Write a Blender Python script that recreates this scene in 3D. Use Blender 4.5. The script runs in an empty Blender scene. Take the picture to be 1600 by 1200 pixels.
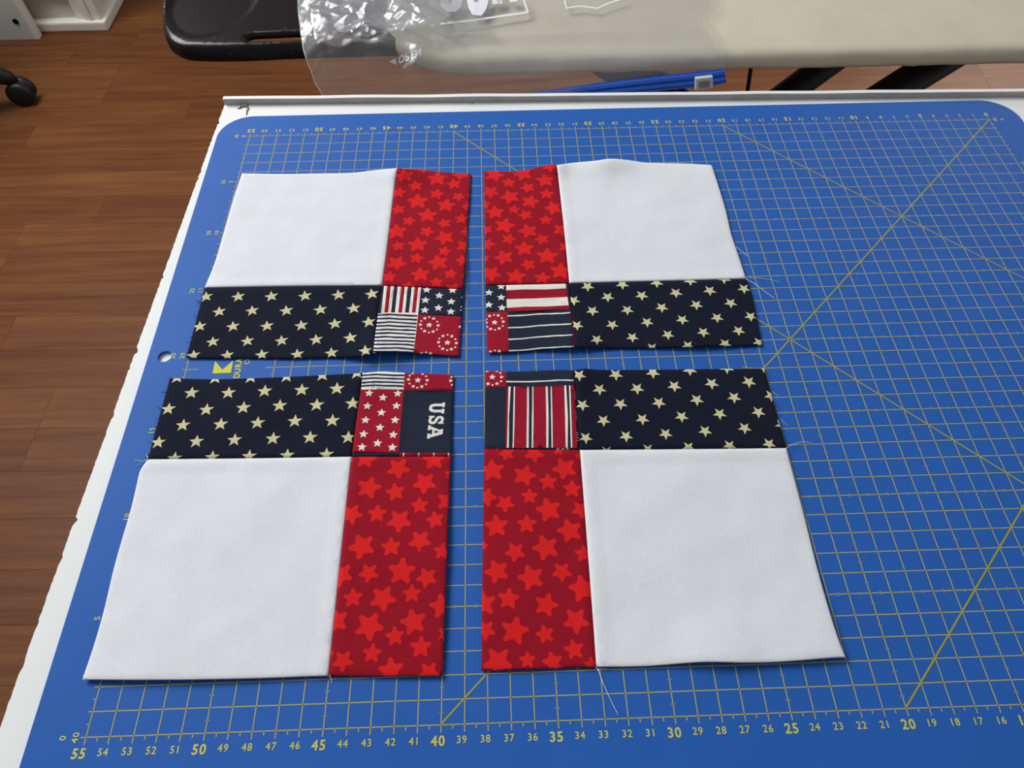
import bpy, bmesh, math, random
import numpy as np
from mathutils import Vector, Matrix, noise
from mathutils.geometry import delaunay_2d_cdt
from mathutils.bvhtree import BVHTree

random.seed(7)
SC = bpy.context.scene
COL = SC.collection

# ------------------------------------------------------------------ camera
RM = [Vector((0.9994908600899647, -0.0317932614480214, -0.002684981027931802)),
      Vector((-0.02788343433762724, -0.8294646587455805, -0.5578627913578903)),
      Vector((0.01550918070569261, 0.5576536276386764, -0.8299288505018143))]
EYE = Vector((0.17955091738103376, -0.04982504830066582, 1.0830222575938626))
FPX = 1113.4938806540406
cam_data = bpy.data.cameras.new('camera')
cam = bpy.data.objects.new('camera', cam_data)
COL.objects.link(cam)
cam_data.sensor_width = 36.0
cam_data.lens = FPX / 1600 * 36.0
cam_data.clip_start = 0.02
m = Matrix.Identity(4)
for i in range(3):
    m[i][0] = RM[0][i]; m[i][1] = -RM[1][i]; m[i][2] = -RM[2][i]; m[i][3] = EYE[i]
cam.matrix_world = m
SC.camera = cam

# ------------------------------------------------------------------ light
world = bpy.data.worlds.new('daylight_room')
SC.world = world
world.use_nodes = True
world.node_tree.nodes['Background'].inputs[0].default_value = (0.88, 0.94, 1.0, 1)
world.node_tree.nodes['Background'].inputs[1].default_value = 0.27

def area(name, loc, target, sx, sy, power, col):
    l = bpy.data.lights.new(name, 'AREA'); l.shape = 'RECTANGLE'
    l.size = sx; l.size_y = sy; l.energy = power; l.color = col
    o = bpy.data.objects.new(name, l); COL.objects.link(o)
    o.location = loc
    o.rotation_euler = (Vector(target) - Vector(loc)).to_track_quat('-Z', 'Y').to_euler()
    return o
area('window_daylight', (-1.15, 1.35, 2.0), (0.1, 0.3, 0.75), 1.3, 1.0, 53.5, (0.985, 0.99, 1.0))

rw = area('right_floor_fill', (2.3, 2.5, 1.25), (1.15, 1.55, 0.0), 0.7, 0.9, 8, (1.0, 0.97, 0.92))  # unseen fill light added to brighten the floor under the board
rw.data.spread = math.radians(75)
SC.view_settings.view_transform = 'Standard'
SC.view_settings.look = 'None'
SC.view_settings.gamma = 1
SC.view_settings.use_curve_mapping = False
SC.view_settings.exposure = 0.0

# ------------------------------------------------------------------ helpers
ZM = 0.75            # top of the cutting mat

def ray(x, y):
    return RM[0] * ((x - 800) / FPX) + RM[1] * ((y - 600) / FPX) + RM[2]
def at(x, y, z):
    d = ray(x, y); return EYE + d * ((z - EYE.z) / d.z)
def on_y(x, y, Y):
    d = ray(x, y); return EYE + d * ((Y - EYE.y) / d.y)
def mp(x, y):
    p = at(x, y, ZM); return (p.x, p.y)

def lin(c):
    return tuple((v / 255 / 12.92) if v / 255 <= 0.04045 else ((v / 255 + 0.055) / 1.055) ** 2.4 for v in c[:3])

def tag(o, label=None, cat=None, group=None, kind=None):
    if label: o['label'] = label
    if cat: o['category'] = cat
    if group: o['group'] = group
    if kind: o['kind'] = kind
    return o

def empty(name, loc):
    o = bpy.data.objects.new(name, None); COL.objects.link(o)
    o.location = loc; o.empty_display_size = 0.02
    return o

def link(name, me, mats, parent=None, smooth=False):
    o = bpy.data.objects.new(name, me); COL.objects.link(o)
    for mt in (mats if isinstance(mats, (list, tuple)) else [mats]):
        me.materials.append(mt)
    if parent:
        o.parent = parent
        o.matrix_parent_inverse = parent_inverse(parent)
    if smooth:
        for p in me.polygons: p.use_smooth = True
    return o

def parent_inverse(p):
    mw = Matrix.Translation(p.location)
    return mw.inverted()

def mesh_from(name, v, f):
    me = bpy.data.meshes.new(name); me.from_pydata([tuple(x) for x in v], [], f); me.update(); return me

def obj(name, v, f, mats, parent=None, smooth=False):
    return link(name, mesh_from(name, v, f), mats, parent, smooth)

def bm_obj(name, bm, mats, parent=None, smooth=False):
    me = bpy.data.meshes.new(name); bm.to_mesh(me); bm.free()
    return link(name, me, mats, parent, smooth)

def bm_box(bm, x0, x1, y0, y1, z0, z1, bev=0.0):
    r = bmesh.ops.create_cube(bm, size=1)
    for v in r['verts']:
        v.co = Vector(((x0 + x1) / 2 + v.co.x * (x1 - x0), (y0 + y1) / 2 + v.co.y * (y1 - y0), (z0 + z1) / 2 + v.co.z * (z1 - z0)))
    if bev:
        es = list({e for v in r['verts'] for e in v.link_edges})
        bmesh.ops.bevel(bm, geom=es, offset=bev, segments=2, affect='EDGES', profile=0.6)

def box(name, x0, x1, y0, y1, z0, z1, mat, parent=None, bev=0.002):
    bm = bmesh.new(); bm_box(bm, x0, x1, y0, y1, z0, z1, bev)
    return bm_obj(name, bm, mat, parent)

def tube_geo(pts, r, n=6, flat=None):
    """verts, faces of a tube along pts; r float or list; flat = (rx, rz) oval with x axis"""
    pts = [Vector(p) for p in pts]; V = []; F = []
    for i, p in enumerate(pts):
        t = (pts[min(i + 1, len(pts) - 1)] - pts[max(i - 1, 0)]).normalized()
        a = t.cross(Vector((0, 0, 1)))
        if a.length < 1e-4: a = t.cross(Vector((0, 1, 0)))
        a.normalize(); b = a.cross(t).normalized()
        rr = r[i] if isinstance(r, (list, tuple)) else r
        for k in range(n):
            w = 2 * math.pi * k / n
            ra, rb = (flat if flat else (rr, rr))
            V.append(p + a * (ra * math.cos(w)) + b * (rb * math.sin(w)))
    for i in range(len(pts) - 1):
        for k in range(n):
            F.append((i * n + k, i * n + (k + 1) % n, (i + 1) * n + (k + 1) % n, (i + 1) * n + k))
    F.append(tuple(range(n - 1, -1, -1))); F.append(tuple(range((len(pts) - 1) * n, len(pts) * n)))
    return V, F

def lathe_geo(prof, origin, axis, n=24):
    axis = Vector(axis).normalized(); a = axis.orthogonal().normalized(); b = axis.cross(a)
    V = []; F = []; o = Vector(origin)
    for (r, h) in prof:
        for k in range(n):
            w = 2 * math.pi * k / n
            V.append(o + axis * h + a * (r * math.cos(w)) + b * (r * math.sin(w)))
    for i in range(len(prof) - 1):
        for k in range(n):
            F.append((i * n + k, i * n + (k + 1) % n, (i + 1) * n + (k + 1) % n, (i + 1) * n + k))
    F.append(tuple(range(n - 1, -1, -1))); F.append(tuple(range((len(prof) - 1) * n, len(prof) * n)))
    return V, F

# ------------------------------------------------------------------ materials
def new_mat(name):
    mt = bpy.data.materials.new(name); mt.use_nodes = True
    return mt, mt.node_tree, mt.node_tree.nodes['Principled BSDF']

def node(nt, typ, **kw):
    n = nt.nodes.new(typ)
    for k, v in kw.items():
        setattr(n, k, v)
    return n

def coords(nt, scale, src='Object'):
    tc = node(nt, 'ShaderNodeTexCoord'); mpg = node(nt, 'ShaderNodeMapping')
    mpg.inputs['Scale'].default_value = scale
    nt.links.new(tc.outputs[src], mpg.inputs['Vector'])
    return mpg.outputs['Vector']

def noise_tex(nt, vec, scale, detail=3, rough=0.55):
    n = node(nt, 'ShaderNodeTexNoise')
    n.inputs['Scale'].default_value = scale; n.inputs['Detail'].default_value = detail; n.inputs['Roughness'].default_value = rough
    if vec is not None: nt.links.new(vec, n.inputs['Vector'])
    return n.outputs['Fac']

def ramp(nt, fac, stops):
    r = node(nt, 'ShaderNodeValToRGB')
    els = r.color_ramp.elements
    while len(els) < len(stops): els.new(0.5)
    for e, (p, c) in zip(els, stops):
        e.position = p; e.color = (*c, 1)
    nt.links.new(fac, r.inputs['Fac'])
    return r.outputs['Color']

def mixc(nt, fac, a, b, mode='MIX'):
    mx = node(nt, 'ShaderNodeMix', data_type='RGBA', blend_type=mode)
    for s, v in ((mx.inputs[0], fac), (mx.inputs[6], a), (mx.inputs[7], b)):
        if hasattr(v, 'links'): nt.links.new(v, s)
        elif isinstance(v, (int, float)): s.default_value = v
        else: s.default_value = (*v, 1)
    return mx.outputs[2]

def bump(nt, bsdf, h, strength, dist):
    b = node(nt, 'ShaderNodeBump'); b.inputs['Strength'].default_value = strength; b.inputs['Distance'].default_value = dist
    nt.links.new(h, b.inputs['Height']); nt.links.new(b.outputs['Normal'], bsdf.inputs['Normal'])

def plain(name, rgb, rough=0.5, spec=0.5, var=0.06, scale=60, metal=0.0, bmp=0.0, bs=400):
    mt, nt, b = new_mat(name)
    c = lin(rgb); v = coords(nt, (1, 1, 1))
    f = noise_tex(nt, v, scale)
    lo = tuple(x * (1 - var) for x in c); hi = tuple(min(1, x * (1 + var)) for x in c)
    nt.links.new(ramp(nt, f, [(0.3, lo), (0.7, hi)]), b.inputs['Base Color'])
    b.inputs['Roughness'].default_value = rough
    b.inputs['Specular IOR Level'].default_value = spec
    b.inputs['Metallic'].default_value = metal
    if bmp: bump(nt, b, noise_tex(nt, v, bs, 2), bmp, 0.0005)
    return mt

def cloth(name, rgb, var=0.05, weave=0.05, bs=0.35):
    """cotton: slubby threads both ways, matte with a little fuzz sheen"""
    mt, nt, b = new_mat(name)
    c = lin(rgb)
    wx = noise_tex(nt, coords(nt, (260, 2600, 1)), 1.0, 2)
    wy = noise_tex(nt, coords(nt, (2600, 260, 1)), 1.0, 2)
    ad = node(nt, 'ShaderNodeMath', operation='ADD'); nt.links.new(wx, ad.inputs[0]); nt.links.new(wy, ad.inputs[1])
    hf = node(nt, 'ShaderNodeMath', operation='MULTIPLY'); hf.inputs[1].default_value = 0.5; nt.links.new(ad.outputs[0], hf.inputs[0])
    lo = tuple(x * (1 - weave * 2) for x in c); hi = tuple(min(1, x * (1 + weave * 2)) for x in c)
    c1 = ramp(nt, hf.outputs[0], [(0.3, lo), (0.7, hi)])
    big = noise_tex(nt, coords(nt, (1, 1, 1)), 35, 3)
    c2 = mixc(nt, 1.0, c1, ramp(nt, big, [(0.3, (1 - var,) * 3), (0.7, (1, 1, 1))]), 'MULTIPLY')
    nt.links.new(c2, b.inputs['Base Color'])
    b.inputs['Roughness'].default_value = 0.9
    b.inputs['Specular IOR Level'].default_value = 0.15
    bump(nt, b, hf.outputs[0], bs, 0.0002)
    return mt

def wood():
    mt, nt, b = new_mat('laminate_oak')
    oi = node(nt, 'ShaderNodeObjectInfo')
    tc = node(nt, 'ShaderNodeTexCoord'); mpg = node(nt, 'ShaderNodeMapping')
    mpg.inputs['Scale'].default_value = (1.6, 22, 1)
    off = node(nt, 'ShaderNodeCombineXYZ')
    mu = node(nt, 'ShaderNodeMath', operation='MULTIPLY'); mu.inputs[1].default_value = 37.0
    nt.links.new(oi.outputs['Random'], mu.inputs[0])
    nt.links.new(mu.outputs[0], off.inputs[0]); nt.links.new(mu.outputs[0], off.inputs[2])
    ad = node(nt, 'ShaderNodeVectorMath', operation='ADD')
    nt.links.new(tc.outputs['Object'], ad.inputs[0]); nt.links.new(off.outputs[0], ad.inputs[1])
    nt.links.new(ad.outputs[0], mpg.inputs['Vector'])
    g1 = noise_tex(nt, mpg.outputs['Vector'], 2.2, 5, 0.6)
    mp2 = node(nt, 'ShaderNodeMapping'); mp2.inputs['Scale'].default_value = (5, 130, 1)
    nt.links.new(ad.outputs[0], mp2.inputs['Vector'])
    g2 = noise_tex(nt, mp2.outputs['Vector'], 1.5, 3, 0.6)
    base = ramp(nt, g1, [(0.25, lin((92, 53, 30))), (0.5, lin((110, 66, 36))), (0.75, lin((124, 79, 43)))])
    fine = ramp(nt, g2, [(0.35, (0.86, 0.85, 0.84)), (0.6, (1, 1, 1))])
    c = mixc(nt, 1.0, base, fine, 'MULTIPLY')
    tone = ramp(nt, oi.outputs['Random'], [(0.0, (0.84, 0.78, 0.78)), (0.5, (0.98, 0.97, 0.95)), (1.0, (1.08, 1.12, 1.06))])
    c = mixc(nt, 1.0, c, tone, 'MULTIPLY')
    nt.links.new(c, b.inputs['Base Color'])
    b.inputs['Roughness'].default_value = 0.5
    b.inputs['Specular IOR Level'].default_value = 0.14
    bump(nt, b, g2, 0.15, 0.0004)
    return mt

def film(name, haze, gloss_rough, crumple=0.0, ior=1.45):
    mt = bpy.data.materials.new(name); mt.use_nodes = True
    nt = mt.node_tree; nt.nodes.clear()
    out = node(nt, 'ShaderNodeOutputMaterial')
    tr = node(nt, 'ShaderNodeBsdfTransparent'); tr.inputs[0].default_value = (0.99, 0.99, 0.995, 1)
    df = node(nt, 'ShaderNodeBsdfDiffuse'); df.inputs[0].default_value = (0.82, 0.82, 0.84, 1)
    tl = node(nt, 'ShaderNodeBsdfTranslucent'); tl.inputs[0].default_value = (0.8, 0.8, 0.82, 1)
    dm = node(nt, 'ShaderNodeMixShader'); dm.inputs[0].default_value = 0.15
    nt.links.new(df.outputs[0], dm.inputs[1]); nt.links.new(tl.outputs[0], dm.inputs[2])
    m1 = node(nt, 'ShaderNodeMixShader')
    f = noise_tex(nt, coords(nt, (1, 1, 1)), 18, 2)
    mr = node(nt, 'ShaderNodeMapRange'); mr.inputs[3].default_value = haze * 0.6; mr.inputs[4].default_value = haze * 1.4
    nt.links.new(f, mr.inputs[0]); nt.links.new(mr.outputs[0], m1.inputs[0])
    nt.links.new(tr.outputs[0], m1.inputs[1]); nt.links.new(dm.outputs[0], m1.inputs[2])
    gl = node(nt, 'ShaderNodeBsdfGlossy'); gl.inputs['Roughness'].default_value = gloss_rough
    if crumple:
        bp = node(nt, 'ShaderNodeBump'); bp.inputs['Strength'].default_value = crumple; bp.inputs['Distance'].default_value = 0.012
        vo = node(nt, 'ShaderNodeTexVoronoi'); vo.inputs['Scale'].default_value = 34; vo.feature = 'DISTANCE_TO_EDGE'
        nt.links.new(coords(nt, (1, 0.55, 1)), vo.inputs['Vector']); nt.links.new(vo.outputs['Distance'], bp.inputs['Height'])
        nt.links.new(bp.outputs['Normal'], gl.inputs['Normal'])
    lw = node(nt, 'ShaderNodeFresnel'); ge = node(nt, 'ShaderNodeNewGeometry'); io = node(nt, 'ShaderNodeMapRange'); io.inputs[3].default_value = ior; io.inputs[4].default_value = 1 / ior
    nt.links.new(ge.outputs['Backfacing'], io.inputs[0]); nt.links.new(io.outputs[0], lw.inputs['IOR'])
    m2 = node(nt, 'ShaderNodeMixShader')
    nt.links.new(lw.outputs[0], m2.inputs[0]); nt.links.new(m1.outputs[0], m2.inputs[1]); nt.links.new(gl.outputs[0], m2.inputs[2])
    nt.links.new(m2.outputs[0], out.inputs['Surface'])
    return mt

M_WHITE = cloth('white_cotton', (229, 231, 234), 0.03, 0.03)
M_NAVY = cloth('navy_cotton', (21, 25, 43), 0.15, 0.08)
M_CREAM = cloth('cream_star_print', (212, 205, 158), 0.05, 0.04)
M_RED = cloth('dark_red_cotton', (156, 17, 36), 0.10, 0.05)
M_BRIGHT = cloth('bright_red_star_print', (222, 34, 33), 0.06, 0.05)
M_PNAVY = cloth('printed_navy_cotton', (36, 42, 60), 0.12, 0.10)
M_PNAVY2 = cloth('printed_deep_navy_cotton', (38, 38, 72), 0.12, 0.08)
M_PWHITE = cloth('printed_cream_cotton', (232, 230, 218), 0.04, 0.04)
M_PRED = cloth('printed_red_cotton', (160, 22, 44), 0.10, 0.08)
M_THREAD = plain('white_thread', (232, 232, 236), 0.8)
M_DTHREAD = plain('navy_thread', (20, 24, 45), 0.9)
M_MAT = plain('blue_mat_vinyl', (36, 94, 176), 0.62, 0.22, 0.04, 25, bmp=0.12, bs=1600)
M_INK = plain('yellow_mat_ink', (182, 172, 98), 0.6, 0.2)
M_DIAG = plain('olive_mat_ink', (158, 154, 66), 0.6, 0.3)
M_NUM = plain('yellow_number_ink', (206, 200, 92), 0.6, 0.3)
M_LOGO = plain('bright_yellow_ink', (212, 205, 40), 0.6, 0.3)
M_BOARD = plain('white_table_paper', (236, 238, 234), 0.6, 0.3, 0.03, 14)
M_LIP = plain('lip_front_shade', (188, 178, 170), 0.9, 0.1, 0.08, 90)  # shade on the lip's front face, put into its colour
M_TORN = plain('torn_brown_card', (128, 112, 100), 0.9, 0.1, 0.2, 300)
M_PIN = plain('grey_pin_steel', (150, 155, 160), 0.35, 0.5, metal=0.7)
M_TLEG = plain('table_leg_metal', (150, 150, 150), 0.4, 0.5, metal=0.6)
M_WOOD = wood()
M_GAP = plain('floor_underlay', (38, 22, 15), 0.9, 0.1)
M_COVER = plain('beige_board_cover', (205, 197, 176), 0.9, 0.15, 0.04, 30, bmp=0.3, bs=1500)
M_BLACK = plain('black_painted_steel', (20, 19, 22), 0.4, 0.4)
M_CAST = plain('black_caster_plastic', (22, 22, 23), 0.5, 0.4)
M_CABW = plain('white_cabinet_paint', (232, 228, 216), 0.5, 0.3, 0.03)
M_CABP = plain('white_cabinet_panel', (205, 200, 186), 0.55, 0.3, 0.03)
M_DESK = plain('white_melamine', (206, 212, 204), 0.45, 0.4, 0.03)
M_DARK = plain('dark_hole', (30, 26, 26), 0.9, 0.1)
M_ZIP = plain('blue_zipper_plastic', (28, 92, 200), 0.3, 0.5, 0.1, 40)
M_SLIDE = plain('grey_slider_plastic', (188, 190, 194), 0.45, 0.4)
M_SLIDE2 = plain('grey_slider_recess', (132, 134, 138), 0.5, 0.4)
M_FILM = film('clear_bag_film', 0.10, 0.20)
M_FILM2 = film('clear_bag_back_film', 0.06, 0.24)
M_FILM3 = film('crumpled_bag_film', 0.20, 0.17, 0.55, 2.1)
M_BAGINK = plain('white_bag_ink', (226, 226, 230), 0.6, 0.3)

def tray_mat():
    mt, nt, b = new_mat('dark_brown_tray_plastic')
    v = coords(nt, (1, 1, 1))
    vo = node(nt, 'ShaderNodeTexVoronoi'); vo.inputs['Scale'].default_value = 190
    nt.links.new(v, vo.inputs['Vector'])
    speck = ramp(nt, vo.outputs['Distance'], [(0.05, (1, 1, 1)), (0.10, (0, 0, 0))])
    msk = ramp(nt, noise_tex(nt, v, 40, 2), [(0.50, (0, 0, 0)), (0.62, (1, 1, 1))])
    k = mixc(nt, 1.0, speck, msk, 'MULTIPLY')
    c = mixc(nt, k, lin((32, 25, 26)), lin((150, 140, 132)))
    nt.links.new(c, b.inputs['Base Color'])
    b.inputs['Roughness'].default_value = 0.24; b.inputs['Specular IOR Level'].default_value = 0.2
    return mt
M_TRAY = tray_mat()

# ------------------------------------------------------------------ floor
floor = box('floor', -2.6, 2.6, -1.2, 3.4, -0.03, -0.009, M_GAP, bev=0)
tag(floor, kind='structure', label='brown wood laminate floor in long horizontal strips')
rng = random.Random(3)
PW = 0.0855
ang = -0.018
y = 2.056 - 36 * PW + 0.013
row = 0
def plank(x0, x1, y0, y1):
    g = 0.0001
    bm = bmesh.new()
    bm_box(bm, x0 + g, x1 - g, y0 + g, y1 - g, -0.009, 0.0)
    es = [e for e in bm.edges if all(v.co.z > -0.001 for v in e.verts)]
    bmesh.ops.bevel(bm, geom=es, offset=0.00025, segments=1, affect='EDGES')
    bmesh.ops.rotate(bm, verts=bm.verts, cent=(-0.8, 1.0, 0), matrix=Matrix.Rotation(ang, 3, 'Z'))
    bm_obj('plank', bm, M_WOOD, floor)
# end joints that show in the photo
joints = {}
for (px, py) in ((23, 382), (38, 718), (158, 160)):
    q = at(px, py, 0); q = Matrix.Rotation(-ang, 3, 'Z') @ (q - Vector((-0.8, 1.0, 0))) + Vector((-0.8, 1.0, 0))
    joints[int((q.y - y) // PW)] = q.x
for row in range(46):
    y0 = y + row * PW
    first = joints.get(row)
    L = 1.12
    x = (first - 2 * L) if first is not None else -2.4 - rng.uniform(0, 0.9)
    while x < 2.3:
        plank(x, x + L, y0, y0 + PW); x += L

# ------------------------------------------------------------------ room shell beyond the frame
M_WALL = plain('wall_paint', (176, 168, 156), 0.9, 0.1, 0.03, 4)
tag(box('wall_back', -2.6, 2.6, 2.9, 3.0, -0.01, 2.6, M_WALL, bev=0), kind='structure', label='plain painted wall behind the ironing board')
tag(box('wall_left', -2.6, -2.5, -1.2, 2.9, -0.01, 2.6, M_WALL, bev=0), kind='structure', label='plain painted wall on the left')

# ------------------------------------------------------------------ table
table = empty('sewing_table', (0.45, 0.05, 0))
tag(table, 'white paper-covered sewing table with chipped left edge under the blue mat', 'table')
ZT = 0.748
pA = at(351, 163.5, ZT); pB = at(0, 1138, ZT); pR = at(1600, 151.5, ZT)
dirL = (pB - pA).normalized(); dirB = (pR - pA).normalized()
left_end = pA + dirL * 0.85
right_end = pA + dirB * 1.15
outl = [right_end]
n = 520
seg = [pA + (left_end - pA) * (i / n) for i in range(n + 1)]
rj = random.Random(12)
jag = []
for i, p in enumerate(seg):
    o = 0.0
    if i > 2:
        q = noise.noise((i * 0.26, 3.1, 0)) + 0.6 * noise.noise((i * 0.61, 8.1, 0)) + 0.4 * noise.noise((i * 0.05, 1.1, 0))
        o = max(0, q - 0.25) * 0.0032 - 0.0004 * rj.random()
    jag.append(Vector((p.x + o, p.y, ZT)))
outl += jag
outl += [Vector((right_end.x, left_end.y, ZT))]
bm = bmesh.new()
vs = [bm.verts.new(p) for p in outl]
fc = bm.faces.new(vs); fc.normal_update()
if fc.normal.z < 0: fc.normal_flip()
r = bmesh.ops.extrude_face_region(bm, geom=[fc])
for v in [g for g in r['geom'] if isinstance(g, bmesh.types.BMVert)]: v.co.z -= 0.024
bmesh.ops.recalc_face_normals(bm, faces=bm.faces)
bm_obj('tabletop', bm, M_BOARD, table)
# raised lip along the back edge
ny = Vector((-dirB.y, dirB.x, 0))
V = []; F = []
N = 80
for i in range(N + 1):
    p = pA + dirB * (1.15 * i / N)
    w = 0.0001 * noise.noise((i * 0.7, 0, 5)); hh = 0.0048 + 0.0004 * noise.noise((i * 0.33, 2, 5))
    for (dy, dz) in ((0, -0.004), (0 + w, hh - 0.0002), (0.0002, hh), (0.0036, hh), (0.004, hh - 0.0004), (0.004, -0.03)):
        V.append(p + ny * dy + Vector((0, 0, dz)))
for i in range(N):
    for k in range(5):
        a = i * 6 + k; F.append((a, a + 6, a + 7, a + 1))
F.append((0, 1, 2, 3, 4, 5)); F.append(tuple(N * 6 + k for k in (5, 4, 3, 2, 1, 0)))
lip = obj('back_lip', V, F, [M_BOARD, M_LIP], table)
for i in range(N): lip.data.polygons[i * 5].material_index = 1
lip['label'] = 'narrow raised lip along the far edge'
# torn crack and pin head at the far left corner
def flat_poly(name, px, z0, z1, mat, parent):
    bm = bmesh.new(); vs = [bm.verts.new(at(a, b, z1)) for a, b in px]
    f = bm.faces.new(vs); f.normal_update()
    if f.normal.z < 0: f.normal_flip()
    r = bmesh.ops.extrude_face_region(bm, geom=[f])
    for v in [g for g in r['geom'] if isinstance(g, bmesh.types.BMVert)]: v.co.z = z0
    bmesh.ops.recalc_face_normals(bm, faces=bm.faces)
    return bm_obj(name, bm, mat, parent)
tear = [(386.5, 162.5), (388.8, 161), (388, 166.5), (390.2, 169.5), (388, 173), (386.5, 178), (385.6, 181), (384.6, 180),
        (384.3, 174), (386, 170.5), (387, 169), (384, 168.2), (381, 167.8), (377.5, 168.6), (377, 167.2), (381, 164.4), (385.5, 165.6)]
o = flat_poly('torn_crack', tear, ZT - 0.002, ZT + 0.0002, M_TORN, table); o['label'] = 'brown torn crack in the white surface'
V, F = lathe_geo([(0.0004, -0.003), (0.0019, -0.0002), (0.0021, 0.0004), (0.0012, 0.001), (0.0002, 0.0012)], at(374.3, 168, ZT), (0, 0, 1), 12)
o = obj('pin_head', V, F, M_PIN, table, True); o['label'] = 'small grey pin head near the corner'
V, F = lathe_geo([(0.0003, -0.001), (0.0006, 0.0001), (0.0002, 0.0003)], at(738, 162, ZT), (0, 0, 1), 8)
obj('nail_hole', V, F, M_DARK, table)
for (lx, ly) in ((0.06, 0.37), (1.02, 0.34), (0.05, -0.33), (1.02, -0.33)):
    V, F = lathe_geo([(0.018, 0.0), (0.018, 0.006), (0.014, 0.012), (0.017, 0.724)], (lx, ly, 0), (0, 0, 1), 14)
    obj('table_leg', V, F, M_TLEG, table, True)

# ------------------------------------------------------------------ cutting mat
def cdt_mesh(polys, extra, keep=0):
    """triangulate polys (list of 2-d loops in mm) + loose points; faces inside polys[0]; returns verts, tris, ids"""
    pts = []; faces = []
    for lp in polys:
        if signed_area(lp) < 0: lp = lp[::-1]
        faces.append(list(range(len(pts), len(pts) + len(lp)))); pts += [Vector(p) for p in lp]
    pts += [Vector(p) for p in extra]
    v, e, f, ov, oe, of = delaunay_2d_cdt(pts, [], faces, 1, 1e-5)
    return v, f, of

def signed_area(lp):
    return 0.5 * sum(lp[i][0] * lp[(i + 1) % len(lp)][1] - lp[(i + 1) % len(lp)][0] * lp[i][1] for i in range(len(lp)))

MX0, MX1, MY0, MY1, MR = -0.0243, 0.5745, -0.0480, 0.4238, 0.024
loop = []
for cx, cy, a0 in ((MX1 - MR, MY1 - MR, 0), (MX0 + MR, MY1 - MR, 90), (MX0 + MR, MY0 + MR, 180), (MX1 - MR, MY0 + MR, 270)):
    for k in range(13):
        w = math.radians(a0 + 90 * k / 12); loop.append(((cx + MR * math.cos(w)) * 1000, (cy + MR * math.sin(w)) * 1000))
hole = [((-0.0147 + 0.0039 * math.cos(w)) * 1000, (0.1999 + 0.0039 * math.sin(w)) * 1000) for w in [2 * math.pi * k / 28 for k in range(28)]]
v, f, of = cdt_mesh([loop, hole], [])
f = [t for t, o_ in zip(f, of) if 0 in o_ and 1 not in o_]
mat_obj = obj('cutting_mat', [(p[0] / 1000, p[1] / 1000, ZM) for p in v], f, M_MAT)
sol = mat_obj.modifiers.new('thickness', 'SOLIDIFY'); sol.thickness = 0.0019; sol.offset = -1
tag(mat_obj, 'large blue gridded cutting mat with yellow numbers lying on the white table', 'cutting mat')

def gx(u): return (55 - u) / 100
def gy(v): return v / 100
GV = []; GF = []; DV = []; DF = []
def quad(VV, FF, x0, y0, x1, y1, w, z):
    d = Vector((x1 - x0, y1 - y0)); nrm = Vector((-d.y, d.x)).normalized() * (w / 2)
    b = len(VV)
    for (a, c) in ((x0 + nrm.x, y0 + nrm.y), (x0 - nrm.x, y0 - nrm.y), (x1 - nrm.x, y1 - nrm.y), (x1 + nrm.x, y1 + nrm.y)):
        VV.append((a, c, z))
    FF.append((b, b + 1, b + 2, b + 3))
LW = 0.00044; ZL = ZM + 0.00008
GAPU = (50.5, 54.35); GAPV = (15.5, 23.5)
for u in range(56):
    x = gx(u); a, c = gy(-0.3), gy(40.3)
    if GAPU[0] < u < GAPU[1]:
        quad(GV, GF, x, a, x, gy(GAPV[0]), LW, ZL); quad(GV, GF, x, gy(GAPV[1]), x, c, LW, ZL)
    else:
        quad(GV, GF, x, a, x, c, LW, ZL)
    if u < 55:
        for yy, s in ((0, -1), (40, 1)):
            quad(GV, GF, gx(u + 0.5), gy(yy), gx(u + 0.5), gy(yy + 0.17 * s), LW, ZL)
    if u % 5 == 0 and 0 < u < 55:
        for k in range(40):
            if GAPU[0] < u < GAPU[1] and GAPV[0] < k < GAPV[1]: continue
            quad(GV, GF, x - 0.0009, gy(k + 0.5), x + 0.0009, gy(k + 0.5), LW * 0.8, ZL)
for w in range(41):
    yv = gy(w); a, c = gx(55.22), gx(-0.22)
    if GAPV[0] < w < GAPV[1]:
        quad(GV, GF, a, yv, gx(GAPU[1] - 0.05), yv, LW, ZL); quad(GV, GF, gx(GAPU[0]), yv, c, yv, LW, ZL)
    else:
        quad(GV, GF, a, yv, c, yv, LW, ZL)
    if w < 40:
        for xx, s in ((55, 1), (0, -1)):
            quad(GV, GF, gx(xx), gy(w + 0.5), gx(xx + 0.13 * s), gy(w + 0.5), LW, ZL)
    if w % 5 == 0 and 0 < w < 40:
        for k in range(55):
            if GAPV[0] < w < GAPV[1] and GAPU[0] < k + .5 < GAPU[1]: continue
            quad(GV, GF, gx(k + 0.5), yv - 0.0009, gx(k + 0.5), yv + 0.0009, LW * 0.8, ZL)
for (u0, v0, u1, v1) in ((40, 0, 0, 40), (20, 0, 0, 20), (40, 40, 0, 0), (20, 40, 0, 20), (55, 25, 40, 40), (55, 15, 40, 0)):
    if u0 == 55: continue
    quad(DV, DF, gx(u0) + 0.0003, gy(v0) + (0.0006 if v0 == 0 else -0.0006), gx(u1), gy(v1), LW * 1.9, ZL + 0.00004)
og = obj('printed_grid', GV, GF, M_INK, mat_obj); og['kind'] = 'stuff'; og['label'] = 'fine yellow grid lines with ticks'
od = obj('diagonal_lines', DV, DF, M_DIAG, mat_obj); od['label'] = 'thicker olive diagonal guide lines'

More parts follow.
